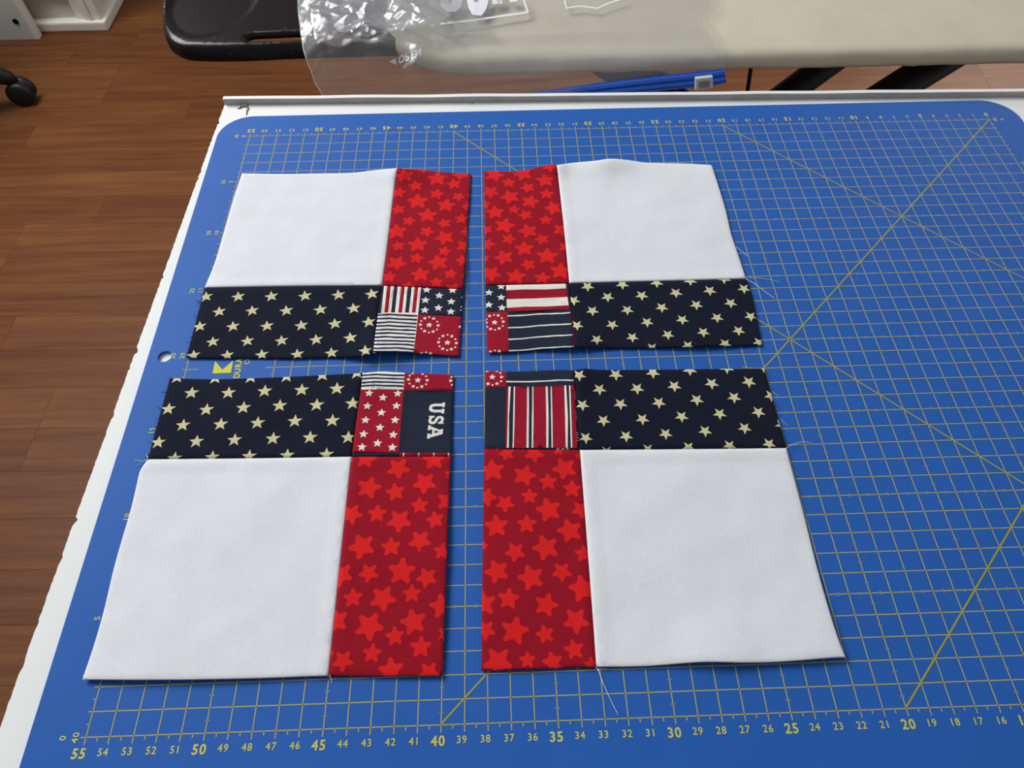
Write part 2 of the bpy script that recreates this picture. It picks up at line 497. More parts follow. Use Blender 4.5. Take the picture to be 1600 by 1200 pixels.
# numbers
GLY = {}
def glyph(ch, bold):
    if (ch, bold) in GLY: return GLY[(ch, bold)]
    cu = bpy.data.curves.new('glyph', 'FONT'); cu.body = ch; cu.size = 1.0; cu.offset = 0.025 if bold else 0.012
    cu.resolution_u = 3; cu.align_x = 'CENTER'
    ob = bpy.data.objects.new('glyph', cu); COL.objects.link(ob)
    bpy.context.view_layer.update()
    me = bpy.data.meshes.new_from_object(ob.evaluated_get(bpy.context.evaluated_depsgraph_get()))
    V = [(a.co.x, a.co.y) for a in me.vertices]; F = [tuple(p.vertices) for p in me.polygons]
    bpy.data.objects.remove(ob); bpy.data.curves.remove(cu); bpy.data.meshes.remove(me)
    GLY[(ch, bold)] = (V, F)
    return V, F
def word(txt, h, bold=False, sx=1.0, gap=0.58):
    """2-d verts/faces of a centred word with cap height h, baseline at 0"""
    k = h / 0.729; V = []; F = []
    for i, ch in enumerate(txt):
        gv, gf = glyph(ch, bold); dx = (i - (len(txt) - 1) / 2) * gap * k
        b = len(V)
        V += [(x * k * sx + dx, y * k) for x, y in gv]; F += [tuple(b + q for q in t) for t in gf]
    return V, F
NV = []; NF = []
def put(txt, cx, cy, h, rot, bold=False):
    V, F = word(txt, h, bold); b = len(NV); c, s = math.cos(rot), math.sin(rot)
    for x, y in V:
        y -= h / 2
        NV.append((cx + x * c - y * s, cy + x * s + y * c, ZL + 0.00004))
    for t in F: NF.append(tuple(b + q for q in t))
for u in range(56):
    bg = u % 5 == 0
    put(str(u), gx(u) - (0.0012 if u > 9 else 0), gy(-0.60 if bg else -0.58), 0.0040 if bg else 0.0030, 0, bg)
    put(str(u), gx(u), gy(40.60 if bg else 40.56), 0.0040 if bg else 0.0030, math.pi, bg)
for w in range(0, 41, 5):
    put(str(w), gx(55.98), gy(w), 0.0028, math.pi / 2); put(str(40 - w), gx(55.45), gy(w), 0.0028, math.pi / 2)
    put(str(w), gx(-0.45), gy(w), 0.0028, -math.pi / 2); put(str(40 - w), gx(-0.98), gy(w), 0.0028, -math.pi / 2)
on = obj('scale_numbers', NV, NF, M_NUM, mat_obj); on['kind'] = 'stuff'; on['label'] = 'yellow ruler numbers along all four edges'
# maker's mark between the left blocks
lg = [(336.2, 564.2), (347.5, 577.8), (364.5, 563.5), (361, 582.6), (332.2, 583.8)]
V = [(*mp(a, b), ZL + 0.00004) for a, b in lg]
obj('maker_emblem', V, [(0, 4, 1), (1, 4, 3), (1, 3, 2)], M_LOGO, mat_obj)
WV = []; WF = []
def put_px(txt, px, px2, h, bold):
    """word whose baseline runs from px towards px2, starting at px"""
    a = Vector(mp(*px)); d = (Vector(mp(*px2)) - a).normalized(); nn = Vector((-d.y, d.x))
    V, F = word(txt, h, bold, 0.95, 0.72); x0 = min(q[0] for q in V); b = len(WV)
    for x, y in V:
        p = a + d * (x - x0) + nn * y; WV.append((p.x, p.y, ZL + 0.00004))
    for t in F: WF.append(tuple(b + q for q in t))
put_px('DURA', (374, 590.5), (379, 559), 0.0036, True)
put_px('CU', (389.5, 569), (391.5, 556), 0.0030, False)
obj('maker_lettering', WV, WF, M_LOGO, mat_obj)

# ------------------------------------------------------------------ quilt blocks
def star_poly(c, tip, inner=0.42, fat=False, squash=1.0):
    """star in mat-plane metres"""
    c = Vector(c); d = Vector(tip) - c; R = d.length; a0 = math.atan2(d.y, d.x); P = []
    for k in range(5):
        a = a0 + k * 2 * math.pi / 5
        if fat:
            for da, rr in ((-0.15, 0.97), (0.0, 1.03), (0.15, 0.97)):
                P.append((c.x + R * rr * math.cos(a + da), c.y + R * rr * math.sin(a + da)))
            for da in (-0.14, 0.14):
                P.append((c.x + R * 0.60 * math.cos(a + math.pi / 5 + da), c.y + R * 0.60 * math.sin(a + math.pi / 5 + da)))
        else:
            P.append((c.x + R * math.cos(a), c.y + R * math.sin(a)))
            P.append((c.x + R * inner * math.cos(a + math.pi / 5), c.y + R * inner * math.sin(a + math.pi / 5)))
    return P
def disc_poly(c, r, n=8):
    return [(c[0] + r * math.cos(2 * math.pi * k / n), c[1] + r * math.sin(2 * math.pi * k / n)) for k in range(n)]

class Crop:
    def __init__(s, ox, oy, sc): s.ox, s.oy, s.sc = ox, oy, sc
    def p(s, x, y): return mp(s.ox + x * s.sc, s.oy + y * s.sc)
    def poly(s, pts): return [s.p(*q) for q in pts]

def resample(pl, step):
    out = [pl[0]]
    for a, b in zip(pl[:-1], pl[1:]):
        L = math.hypot(b[0] - a[0], b[1] - a[1]); n = max(1, int(L / step))
        for i in range(1, n + 1):
            out.append((a[0] + (b[0] - a[0]) * i / n, a[1] + (b[1] - a[1]) * i / n))
    return out
def smooth_px(pl, n=10):
    """Catmull-Rom through the measured points"""
    if len(pl) < 3: return list(pl)
    P = [Vector(q) for q in pl]; P = [2 * P[0] - P[1]] + P + [2 * P[-1] - P[-2]]; out = []
    for i in range(1, len(P) - 2):
        p0, p1, p2, p3 = P[i - 1], P[i], P[i + 1], P[i + 2]
        for k in range(n):
            t = k / n
            q = 0.5 * ((2 * p1) + (p2 - p0) * t + (2 * p0 - 5 * p1 + 4 * p2 - p3) * t * t + (3 * p1 - p0 - 3 * p2 + p3) * t ** 3)
            out.append((q.x, q.y))
    out.append(tuple(pl[-1]))
    return out

def seg_dist(P, pl):
    """numpy distance of points P (n,2) to polyline pl"""
    best = np.full(len(P), 1e9)
    pl = np.array(pl)
    for a, b in zip(pl[:-1], pl[1:]):
        d = b - a; L2 = (d * d).sum()
        if L2 == 0: continue
        t = np.clip(((P - a) @ d) / L2, 0, 1)
        q = a + t[:, None] * d
        best = np.minimum(best, np.sqrt(((P - q) ** 2).sum(1)))
    return best
def inside(P, lp):
    x, y = P[:, 0], P[:, 1]; r = np.zeros(len(P), bool); n = len(lp)
    for i in range(n):
        x0, y0 = lp[i]; x1, y1 = lp[(i + 1) % n]
        c = (y0 > y) != (y1 > y)
        with np.errstate(divide='ignore', invalid='ignore'):
            xi = (x1 - x0) * (y - y0) / (y1 - y0) + x0
        r ^= c & (x < xi)
    return r
def sstep(x): x = np.clip(x, 0, 1); return x * x * (3 - 2 * x)

def patch(name, sides, prints, mats, bumps, parent, label=None, seed=0, wob=0.0006, spacing=0.0022):
    """sides: list of (px polyline, is_seam) in loop order. prints: (polygon in mat metres, material index)"""
    lines = []; loop = []
    for pl, seam in sides:
        m2 = [mp(*q) for q in smooth_px(pl)]; m2 = resample(m2, 0.0014)
        lines.append((m2, seam)); loop += m2[:-1]
    if signed_area(loop) < 0: loop = loop[::-1]
    A = np.array(loop)
    # loose interior points
    x0, y0 = A.min(0); x1, y1 = A.max(0)
    gx_, gy_ = np.meshgrid(np.arange(x0, x1, spacing), np.arange(y0, y1, spacing))
    G = np.c_[gx_.ravel(), gy_.ravel()]; G[:, 0] += 0.0004 * np.sin(G[:, 1] * 9100); 
    ins = inside(G, loop); G = G[ins]
    dl = np.minimum.reduce([seg_dist(G, l) for l, _ in lines]); G = G[dl > 0.0017]
    # two rows just inside the border so the seams dip and edges round off
    nrm = np.roll(A, -1, 0) - np.roll(A, 1, 0); nrm = np.c_[-nrm[:, 1], nrm[:, 0]]; nrm /= np.linalg.norm(nrm, axis=1)[:, None]
    rings = []
    for off in (0.0005, 0.0011):
        Q = A + nrm * off; k = inside(Q, loop); Q = Q[k]
        dq = np.minimum.reduce([seg_dist(Q, l) for l, _ in lines]); rings.append(Q[dq > off * 0.8])
    X = np.vstack([G] + rings)
    polys = [[(p[0] * 1000, p[1] * 1000) for p in loop]]
    ids = [0]
    for pg, mi in prints:
        B = np.array(pg)
        if not inside(B, loop).any() and not inside(A, pg).any(): continue
        polys.append([(p[0] * 1000, p[1] * 1000) for p in pg]); ids.append(mi)
    v, f, of = cdt_mesh(polys, [(p[0] * 1000, p[1] * 1000) for p in X])
    P = np.array([(p[0] / 1000, p[1] / 1000) for p in v])
    h = np.full(len(P), 0.0017)
    for i, (a, b) in enumerate(P):
        h[i] += wob * (noise.noise((a * 28, b * 28, 3.1)) + 0.5 * noise.noise((a * 70, b * 70, 7.7)))
    ds = np.full(len(P), 1.0); de = np.full(len(P), 1.0)
    for l, seam in lines:
        d = seg_dist(P, l)
        if seam: ds = np.minimum(ds, d)
        else: de = np.minimum(de, d)
    h += 0.00030 * (1 - sstep((ds - 0.0055) / 0.0018))
    for (bx, by, amp, sg) in bumps:
        c = np.array(mp(bx, by)); h += amp * np.exp(-((P - c) ** 2).sum(1) / (2 * sg * sg))
    h -= 0.00075 * np.exp(-(ds / 0.0006) ** 2)
    h -= 0.00035 * np.exp(-(de / 0.0007) ** 2)
    h = np.maximum(h, 0.0009)
    VV = []
    for (a, b), hh in zip(P, h):
        k = (EYE.z - ZM - hh) / (EYE.z - ZM)
        VV.append((EYE.x + (a - EYE.x) * k, EYE.y + (b - EYE.y) * k, ZM + hh))
    FF = []; MI = []
    for t, o_ in zip(f, of):
        if 0 not in o_: continue
        FF.append(tuple(t)); MI.append(ids[max(o_)])
    me = mesh_from(name, VV, FF)
    ob = link(name, me, mats, parent, True)
    me.polygons.foreach_set('material_index', MI)
    so = ob.modifiers.new('cloth_thickness', 'SOLIDIFY'); so.thickness = 0.0004; so.offset = -1
    if label: ob['label'] = label
    return ob

def rv(pl): return list(reversed(pl))

# ---- measured seams and edges
TL = dict(Wtop=[(378, 271), (440, 272), (500, 271), (550, 270), (585, 266), (621, 262.5)],
          Wleft=[(378, 271), (370, 295), (362.5, 319), (344.5, 382), (334, 415), (322.5, 443), (320, 450)],
          WR=[(621, 262.5), (613, 322), (605.5, 384), (597, 446.5)], WN=[(320, 450), (460, 447.5), (597, 446.5)],
          Rtop=[(621, 262.5), (640, 264.5), (660, 265.5), (690, 269), (736, 272)], Rside=[(736, 272), (731, 338), (728, 393), (723, 452)],
          RP=[(597, 446.5), (723, 452)], NP=[(597, 446.5), (590.6, 489), (582.5, 551.5)],
          Nside=[(320, 450), (291, 559)], Nbot=[(291, 559), (430, 560), (520, 558.5), (568, 556.5), (582.5, 551.5)],
          Pside=[(723, 452), (721, 495), (717, 557)], Pbot=[(582.5, 551.5), (604, 549.5), (646, 551.5), (717, 557)])
TR = dict(Rtop=[(756, 268), (775, 267.5), (803, 268), (825, 265), (845, 260), (860, 257), (870, 258)],
          Rside=[(756, 268), (757.5, 367), (758.5, 446)], WR=[(870, 258), (876.7, 316.7), (883, 375), (889.5, 443)],
          Wtop=[(870, 258), (899, 254), (931, 251), (954, 248), (980, 250), (1009, 254), (1042, 255), (1087, 256.4), (1112, 258)],
          Wside=[(1112, 258), (1117, 272), (1133, 324), (1143, 366), (1156, 405), (1166, 436)],
          WN=[(889.5, 443), (1030, 439.5), (1166, 436)], RP=[(758.5, 446), (889.5, 443)], NP=[(889.5, 443), (899, 543)],
          Nside=[(1166, 436), (1174, 460), (1186, 516), (1191, 539.5)],
          Nbot=[(899, 543), (960, 544.4), (1080, 542), (1191, 539.5)],
          Pside=[(758.5, 446), (761, 551)], Pbot=[(761, 551), (795, 550), (899, 543)])
BL = dict(Ntop=[(265.5, 591), (340, 592.5), (445, 589), (566, 583)], Nside=[(265.5, 591), (231, 717.5)],
          NP=[(566, 583), (549.5, 713.5)], Ptop=[(566, 583), (597, 580.5), (632, 582.5), (708.5, 585.5)],
          Pside=[(708.5, 585.5), (705, 713.5)], PR=[(549.5, 713.5), (705, 713.5)],
          NW=[(231, 717.5), (400, 716), (549.5, 713.5)],
          Wside=[(231, 717.5), (219, 736), (212, 764), (203.5, 799), (180, 880), (162, 955), (145.5, 1012), (128.5, 1062)],
          WR=[(549.5, 713.5), (542, 785.5), (531, 888.5), (519, 1003), (513, 1056)],
          Wbot=[(128.5, 1062), (210, 1062.5), (300, 1062), (400, 1060), (480, 1057), (513, 1056)],
          Rside=[(705, 713.5), (703, 739.6), (699, 839), (695, 953), (691, 1056)], Rbot=[(513, 1056), (600, 1056.5), (691, 1056)])
BR = dict(Ptop=[(758.5, 579.5), (811, 580.5), (867, 578), (898, 578.5)], Pside=[(758.5, 579.5), (756.7, 702)],
          NP=[(898, 578.5), (902, 659), (906, 703)], PR=[(756.7, 702), (906, 703)],
          Ntop=[(898, 578.5), (914, 576), (945, 578), (1043, 577.5), (1194, 575.5)], Nside=[(1194, 575.5), (1212.7, 642), (1229, 700)],
          NW=[(906, 703), (1043, 702), (1229, 700)], WR=[(906, 703), (919, 870), (927, 976), (931.6, 1042)],
          Rside=[(756.7, 702), (754, 875), (752, 1048)], Rbot=[(752, 1048), (829, 1046), (898, 1042.5), (931.6, 1042)],
          Wbot=[(931.6, 1042), (1007, 1041), (1097, 1034.7), (1167, 1035.5), (1220, 1034), (1300, 1028), (1321, 1027)],
          Wside=[(1229, 700), (1232, 713), (1255, 799), (1276, 883), (1293, 944), (1309, 995), (1321, 1027)])

def navy_prints(crop, cs, off):
    out = []
    for (x, y) in cs:
        a = crop.ox + x * crop.sc, crop.oy + y * crop.sc
        out.append((star_poly(mp(*a), mp(a[0] + off[0], a[1] + off[1]), 0.41), 1))
    return out
def red_prints(crop, lst):
    return [(star_poly(crop.p(a, b), crop.p(c, d), fat=True), 1) for a, b, c, d in lst]

NAVY_TL = navy_prints(Crop(280, 220, .3), [(140, 812), (307, 812), (480, 810), (655, 808), (829, 803), (1003, 798), (208, 890), (380, 885), (558, 885), (735, 880), (908, 873),
    (107, 967), (280, 967), (457, 965), (636, 962), (811, 953), (987, 944), (175, 1047), (355, 1043), (533, 1041), (713, 1036), (891, 1026),
    (75, 1117), (250, 1117), (430, 1114), (615, 1112), (793, 1105), (970, 1094)], (10.8, -4.5))
NAVY_TR = navy_prints(Crop(880, 430, .2), [(190, 88), (462, 72), (730, 58), (992, 42), (1255, 27), (82, 197), (347, 170), (613, 158), (880, 137), (1145, 120), (1412, 105),
    (228, 278), (500, 272), (770, 252), (1040, 232), (1308, 217), (108, 392), (383, 387), (655, 367), (930, 347), (1202, 332), (1465, 322),
    (262, 503), (540, 485), (818, 465), (1095, 445), (1370, 433), (695, 568), (975, 550), (1265, 535), (1530, 525)], (0.8, 8.4))
NAVY_BL = navy_prints(Crop(200, 540, .35), [(220, 142), (390, 145), (548, 142), (708, 138), (868, 132), (1022, 122), (283, 211), (448, 211), (610, 203), (775, 198), (932, 192),
    (180, 283), (350, 286), (515, 277), (677, 268), (842, 265), (1003, 258), (245, 355), (413, 351), (578, 345), (745, 337), (912, 335),
    (135, 432), (305, 428), (475, 421), (647, 415), (812, 410), (983, 410), (207, 503), (375, 498), (540, 494), (710, 490), (885, 486)], (12.2, -4.0))
NAVY_BR = navy_prints(Crop(890, 570, .21875), [(68, 75), (330, 70), (595, 56), (858, 36), (1122, 22), (1385, 14), (213, 175), (482, 170), (748, 152), (1015, 133), (1280, 122),
    (92, 287), (363, 280), (637, 270), (908, 250), (1175, 233), (1440, 222), (242, 398), (520, 388), (800, 370), (1072, 350), (1348, 338),
    (115, 522), (403, 510), (686, 493), (968, 473), (1250, 452), (1515, 430), (265, 620), (560, 605), (850, 590), (1142, 578), (1425, 565)], (0.9, 9.8))
RED_TL = red_prints(Crop(590, 255, 1 / 6), [(252, 118, 245, 60), (430, 55, 430, 92), (560, 145, 565, 82), (778, 102, 768, 155), (715, 195, 705, 150), (357, 212, 350, 168),
    (553, 288, 570, 243), (757, 312, 763, 352), (200, 275, 267, 265), (375, 357, 375, 290), (643, 395, 655, 336), (865, 300, 833, 298), (848, 405, 790, 405), (196, 432, 185, 388),
    (467, 488, 470, 425), (293, 540, 312, 498), (785, 520, 790, 476), (625, 562, 561, 563), (178, 640, 175, 573), (460, 640, 468, 687), (845, 640, 781, 642), (628, 698, 538, 706),
    (375, 762, 375, 696), (190, 775, 182, 731), (818, 775, 743, 808), (625, 825, 640, 781), (365, 890, 380, 843), (178, 935, 185, 1002), (800, 910, 733, 906), (568, 930, 473, 925),
    (400, 1042, 313, 1030), (685, 1037, 695, 990), (110, 1062, 174, 1050), (822, 1055, 778, 1052), (550, 1115, 550, 1070), (285, 1155, 297, 1108), (705, 1185, 648, 1147)])
RED_TR = red_prints(Crop(745, 250, 1 / 6), [(165, 140, 188, 197), (298, 212, 300, 170), (432, 130, 342, 132), (690, 60, 695, 108), (640, 190, 630, 133), (478, 258, 410, 262), (128, 300, 205, 318),
    (312, 345, 222, 350), (655, 318, 655, 273), (500, 388, 587, 385), (68, 415, 132, 405), (170, 490, 165, 430), (347, 463, 352, 423), (455, 515, 388, 518), (720, 450, 633, 450), (648, 562, 650, 518),
    (88, 652, 133, 622), (260, 615, 357, 610), (797, 652, 733, 612), (480, 665, 388, 665), (298, 740, 364, 740), (612, 742, 545, 742), (98, 785, 170, 790), (445, 830, 440, 766), (832, 815, 776, 785),
    (255, 912, 163, 915), (70, 920, 115, 904), (660, 900, 660, 828), (483, 980, 413, 985), (785, 1040, 790, 966), (135, 1065, 224, 1082), (365, 1088, 375, 1020), (615, 1105, 625, 1050)])
RED_BL = red_prints(Crop(505, 700, .15837), [(425, 108, 462, 190), (742, 200, 745, 302), (1092, 112, 1160, 190), (1252, 250, 1200, 240), (450, 390, 570, 380), (712, 435, 700, 350), (1000, 345, 990, 452),
    (952, 565, 950, 485), (1232, 525, 1138, 588), (282, 655, 387, 665), (533, 648, 540, 563), (750, 718, 740, 832), (1105, 708, 1088, 628), (380, 970, 247, 992), (668, 975, 668, 883), (955, 915, 950, 1022), (1175, 1020, 1185, 938),
    (275, 120, 300, 108)]) + \
    red_prints(Crop(505, 870, 1 / 6), [(165, 168, 247, 80), (425, 150, 410, 242), (735, 135, 750, 8), (970, 195, 950, 292), (278, 385, 280, 296), (560, 390, 570, 512), (830, 345, 832, 260), (1112, 460, 997, 448),
    (118, 600, 222, 528), (432, 650, 440, 787), (845, 610, 722, 605), (672, 745, 668, 653), (1155, 730, 1080, 777), (915, 845, 920, 743), (458, 905, 470, 813), (185, 975, 180, 1077), (70, 905, 104, 899), (635, 1065, 630, 943), (990, 1085, 1047, 998)])
RED_BR = red_prints(Crop(740, 695, .15004), [(345, 92, 318, 160), (628, 92, 640, 182), (885, 52, 848, 94), (1107, 110, 1058, 115), (195, 265, 312, 220), (530, 320, 650, 320), (945, 245, 818, 258), (775, 385, 770, 300),
    (1025, 460, 1025, 373), (130, 545, 237, 548), (328, 610, 330, 700), (582, 535, 582, 458), (780, 675, 646, 665), (1122, 675, 1132, 767), (235, 845, 225, 728), (553, 825, 553, 731), (1000, 895, 868, 890),
    (103, 1050, 154, 1040), (750, 1070, 610, 1075), (432, 1115, 420, 1217), (1145, 1135, 1140, 1048)]) + \
    red_prints(Crop(740, 865, .15835), [(228, 175, 106, 185), (565, 235, 433, 235), (870, 180, 875, 277), (1075, 345, 938, 325), (345, 445, 355, 340), (92, 490, 209, 431), (715, 505, 832, 505), (118, 755, 212, 788),
    (405, 760, 542, 745), (705, 795, 613, 790), (1010, 660, 1020, 792), (990, 945, 893, 930), (240, 1070, 377, 1121), (530, 1050, 528, 966), (780, 1070, 864, 1017), (1165, 1095, 1155, 1020)])

# ---- centre print patches (0 navy, 1 cream white, 2 red)
def wob_line(crop, pts, w, amp=0.0, seed=0):
    """a printed line through crop points, w crop px thick"""
    P = [Vector(p) for p in resample(pts, 40)]; up = []; dn = []
    for i, p in enumerate(P):
        d = (P[min(i + 1, len(P) - 1)] - P[max(i - 1, 0)]).normalized(); n_ = Vector((-d.y, d.x))
        o_ = amp * noise.noise((i * 0.35, seed * 3.3, 1.0)); ww = w / 2 * (1 + 0.25 * noise.noise((i * 0.5, seed * 1.7, 4)) if amp else 1)
        up.append(tuple(p + n_ * (o_ + ww))); dn.append(tuple(p + n_ * (o_ - ww)))
    return crop.poly(up + dn[::-1])
def bi(q, s, t):
    """bilinear point in crop quad q = TL, TR, BR, BL"""
    a = Vector(q[0]).lerp(Vector(q[1]), s); b = Vector(q[3]).lerp(Vector(q[2]), s); return a.lerp(b, t)
def stars_px(crop, lst, r, inner=0.46, up=-1.2):
    """upright printed stars; r in mat metres"""
    out = []
    for (x, y) in lst:
        c = Vector(crop.p(x, y)); out.append((star_poly(c, (c.x + r * math.sin(0.06), c.y + r * math.cos(0.06)), inner), 1))
    return out
def dots_px(crop, lst, r): return [(disc_poly(crop.p(x, y), r), 1) for x, y in lst]

def print_tl():
    c = Crop(560, 430, .125); out = []
    out.append((c.poly([(740, 490), (1330, 515), (1320, 1100), (680, 1100)]), 2))
    # vertical bars on cream
    q = [(288, 120), (785, 155), (745, 500), (246, 478)]
    out.append((c.poly([(322, 120), (787, 150), (745, 500), (246, 478), (282, 470)]), 1))
    for k, (a, b, mi) in enumerate(((365, 410, 2), (450, 496, 0), (540, 585, 2), (625, 671, 0), (710, 755, 2))):
        out.append((c.poly([(a, 110), (b, 110), (b - 22, 300), (b - 40, 468), (a - 43, 466), (a - 24, 300)]), mi))
    # thin stripes
    out.append((c.poly([(246, 478), (745, 494), (690, 980), (600, 990), (300, 985), (150, 1010)]), 1))
    for k in range(11):
        y0 = 500 + k * 45.5; xl = 243 - k * 6.3; xr = 738 - k * 4.7
        out.append((wob_line(c, [(xl - 12, y0 + 2), (xl + 150, y0 - 8 + k), (xl + 300, y0 + 2), (xr, y0 + 10 + 0.6 * k)], 23, 7, k), 3))
    out += stars_px(c, [(855, 182), (1178, 188), (1010, 255), (838, 312), (1160, 330), (830, 437), (1000, 408), (1155, 455)], 0.00285)
    out += dots_px(c, [(1292, 277), (1286, 395), (1281, 437)], 0.0005)
    for (x, y) in ((885, 622), (1112, 842)):
        out += stars_px(c, [(x, y)], 0.0021)
        out += stars_px(c, [(x - 55, y - 83), (x + 55, y - 80), (x + 113, y + 6), (x + 50, y + 82), (x - 58, y + 77), (x - 110, y - 4)], 0.00132)
        out += dots_px(c, [(x + 1, y - 98), (x + 100, y - 42), (x + 98, y + 57), (x - 3, y + 94), (x - 98, y + 46), (x - 100, y - 50)], 0.00062)
    out += stars_px(c, [(1272, 645), (788, 978), (900, 980)], 0.00132); out += dots_px(c, [(845, 965)], 0.0006)
    return out
def print_tr():
    c = Crop(740, 420, .125); out = []
    out.append((c.poly([(120, 545), (425, 535), (442, 1080), (120, 1090)]), 2))
    out += stars_px(c, [(345, 222), (192, 298), (345, 357), (190, 450), (355, 487)], 0.0028)
    x, y = 262, 670
    out += stars_px(c, [(x, y)], 0.0021)
    out += stars_px(c, [(200, 590), (307, 583), (370, 660), (320, 745), (213, 752), (158, 672), (210, 1037), (320, 1030)], 0.00132)
    out += dots_px(c, [(255, 577), (352, 617), (363, 714), (267, 763), (170, 725), (160, 630), (265, 1022)], 0.00062)
    xl = lambda y: 403 + (y - 200) * 0.045
    out.append((c.poly([(403, 180), (1152, 160), (1195, 480), (1210, 503), (425, 532)]), 2))
    for (a, b, d, e) in ((150, 268, 130, 245), (380, 488, 352, 455)):
        out.append((c.poly([(xl(a), a), (780, (a + d) / 2 + 4), (1150 + (d - 185) * .14, d), (1150 + (e - 185) * .14, e), (900, (b * .3 + e * .7) + 6), (640, b * .7 + e * .3 - 4), (xl(b), b)]), 1))
    for k, (a, b) in enumerate(((590, 548), (738, 687), (880, 826), (1025, 970))):
        out.append((wob_line(c, [(424 + k * 5, a), (620, a - 8), (820, (a + b) / 2 - 4), (1000, b + 12), (1208 + k * 15, b)], 15, 4, k), 1))
    out.append((c.poly([(1212, 500), (1242, 500), (1280, 1000), (1262, 1000), (1232, 700)]), 2))
    return out
def print_bl():
    c = Crop(540, 560, .14164); out = []
    out.append((c.poly([(190, 120), (655, 130), (640, 342), (172, 342)]), 1))
    for k in range(4):
        y0 = 184 + k * 39.5; xl = 186 - k * 3
        out.append((wob_line(c, [(xl - 5, y0 + 4), (xl + 150, y0 - 7), (xl + 300, y0), (652 - k * 4, y0 + 5)], 20, 5, k + 20), 3))
    out.append((c.poly([(172, 342), (642, 345), (582, 1035), (60, 1035)]), 2))
    out += stars_px(c, [(260, 383), (412, 432), (575, 387), (240, 525), (395, 597), (560, 523), (220, 680), (378, 762), (545, 680), (198, 835), (352, 935), (525, 842), (180, 978), (515, 982)], 0.0026)
    out.append((c.poly([(655, 120), (1230, 120), (1230, 355), (643, 348)]), 2))
    out += stars_px(c, [(797, 240)], 0.0021)
    out += stars_px(c, [(693, 232), (900, 240), (745, 308), (840, 310), (740, 160), (850, 166), (1160, 245)], 0.00132)
    out += dots_px(c, [(707, 190), (887, 197), (705, 278), (887, 285), (790, 322), (1168, 205), (1172, 292)], 0.00062)
    out.append((c.poly([(584, 1040), (1230, 1045), (1230, 1120), (578, 1120)]), 2))
    for x in (640, 807, 972, 1137):
        out.append((c.poly([(x - 9, 1043), (x + 9, 1043), (x + 9, 1086), (x - 9, 1086)]), 1))
    # USA in slab letters, tops to the right
    def L(x, y): return c.p(x, y)
    def sl(pts): out.append(([L(*p) for p in pts], 1))
    # local letter frame: a along reading direction (down), b from baseline (left) to cap (right)
    def frame(y0, y1, xb0, xc0):
        return lambda a, b: (xb0 + (xc0 - xb0) * b - 0.10 * (a * (y1 - y0)), y0 + (y1 - y0) * a)
    U = frame(487, 607, 928, 1098)
    sl([U(*p) for p in ((0, 1), (0.42, 1), (0.42, 0.82), (0.34, 0.82), (0.34, 0.36), (0.40, 0.22), (0.50, 0.18), (0.60, 0.22), (0.66, 0.36), (0.66, 0.82), (0.58, 0.82), (0.58, 1), (1.0, 1),
                        (1.0, 0.82), (0.90, 0.82), (0.90, 0.34), (0.82, 0.10), (0.66, 0.0), (0.34, 0.0), (0.18, 0.10), (0.10, 0.34), (0.10, 0.82), (0, 0.82))])
    S = frame(630, 727, 920, 1088)
    sl([S(*p) for p in ((0.04, 0.0), (0.18, 0.0), (0.24, 0.07), (0.45, 0.0), (0.70, 0.0), (0.92, 0.09), (1.0, 0.28), (0.92, 0.46), (0.70, 0.56), (0.40, 0.64), (0.30, 0.72), (0.38, 0.82), (0.56, 0.82),
                        (0.70, 0.74), (0.76, 0.64), (0.94, 0.64), (0.94, 1.0), (0.80, 1.0), (0.74, 0.94), (0.55, 1.0), (0.34, 1.0), (0.12, 0.91), (0.04, 0.74), (0.10, 0.56), (0.32, 0.45), (0.62, 0.37),
                        (0.72, 0.28), (0.62, 0.18), (0.42, 0.18), (0.26, 0.26), (0.20, 0.37), (0.04, 0.37))])
    A = frame(738, 885, 912, 1080)
    sl([A(*p) for p in ((0, 0), (0.36, 0), (0.36, 0.17), (0.29, 0.17), (0.33, 0.30), (0.66, 0.30), (0.70, 0.17), (0.62, 0.17), (0.62, 0), (1, 0), (1, 0.17), (0.93, 0.17), (0.66, 1), (0.28, 1), (0.28, 0.84), (0.36, 0.84), (0.08, 0.17), (0, 0.17))])
    out.append(([L(*A(*p)) for p in ((0.38, 0.45), (0.60, 0.45), (0.49, 0.78))], 4))
    return out
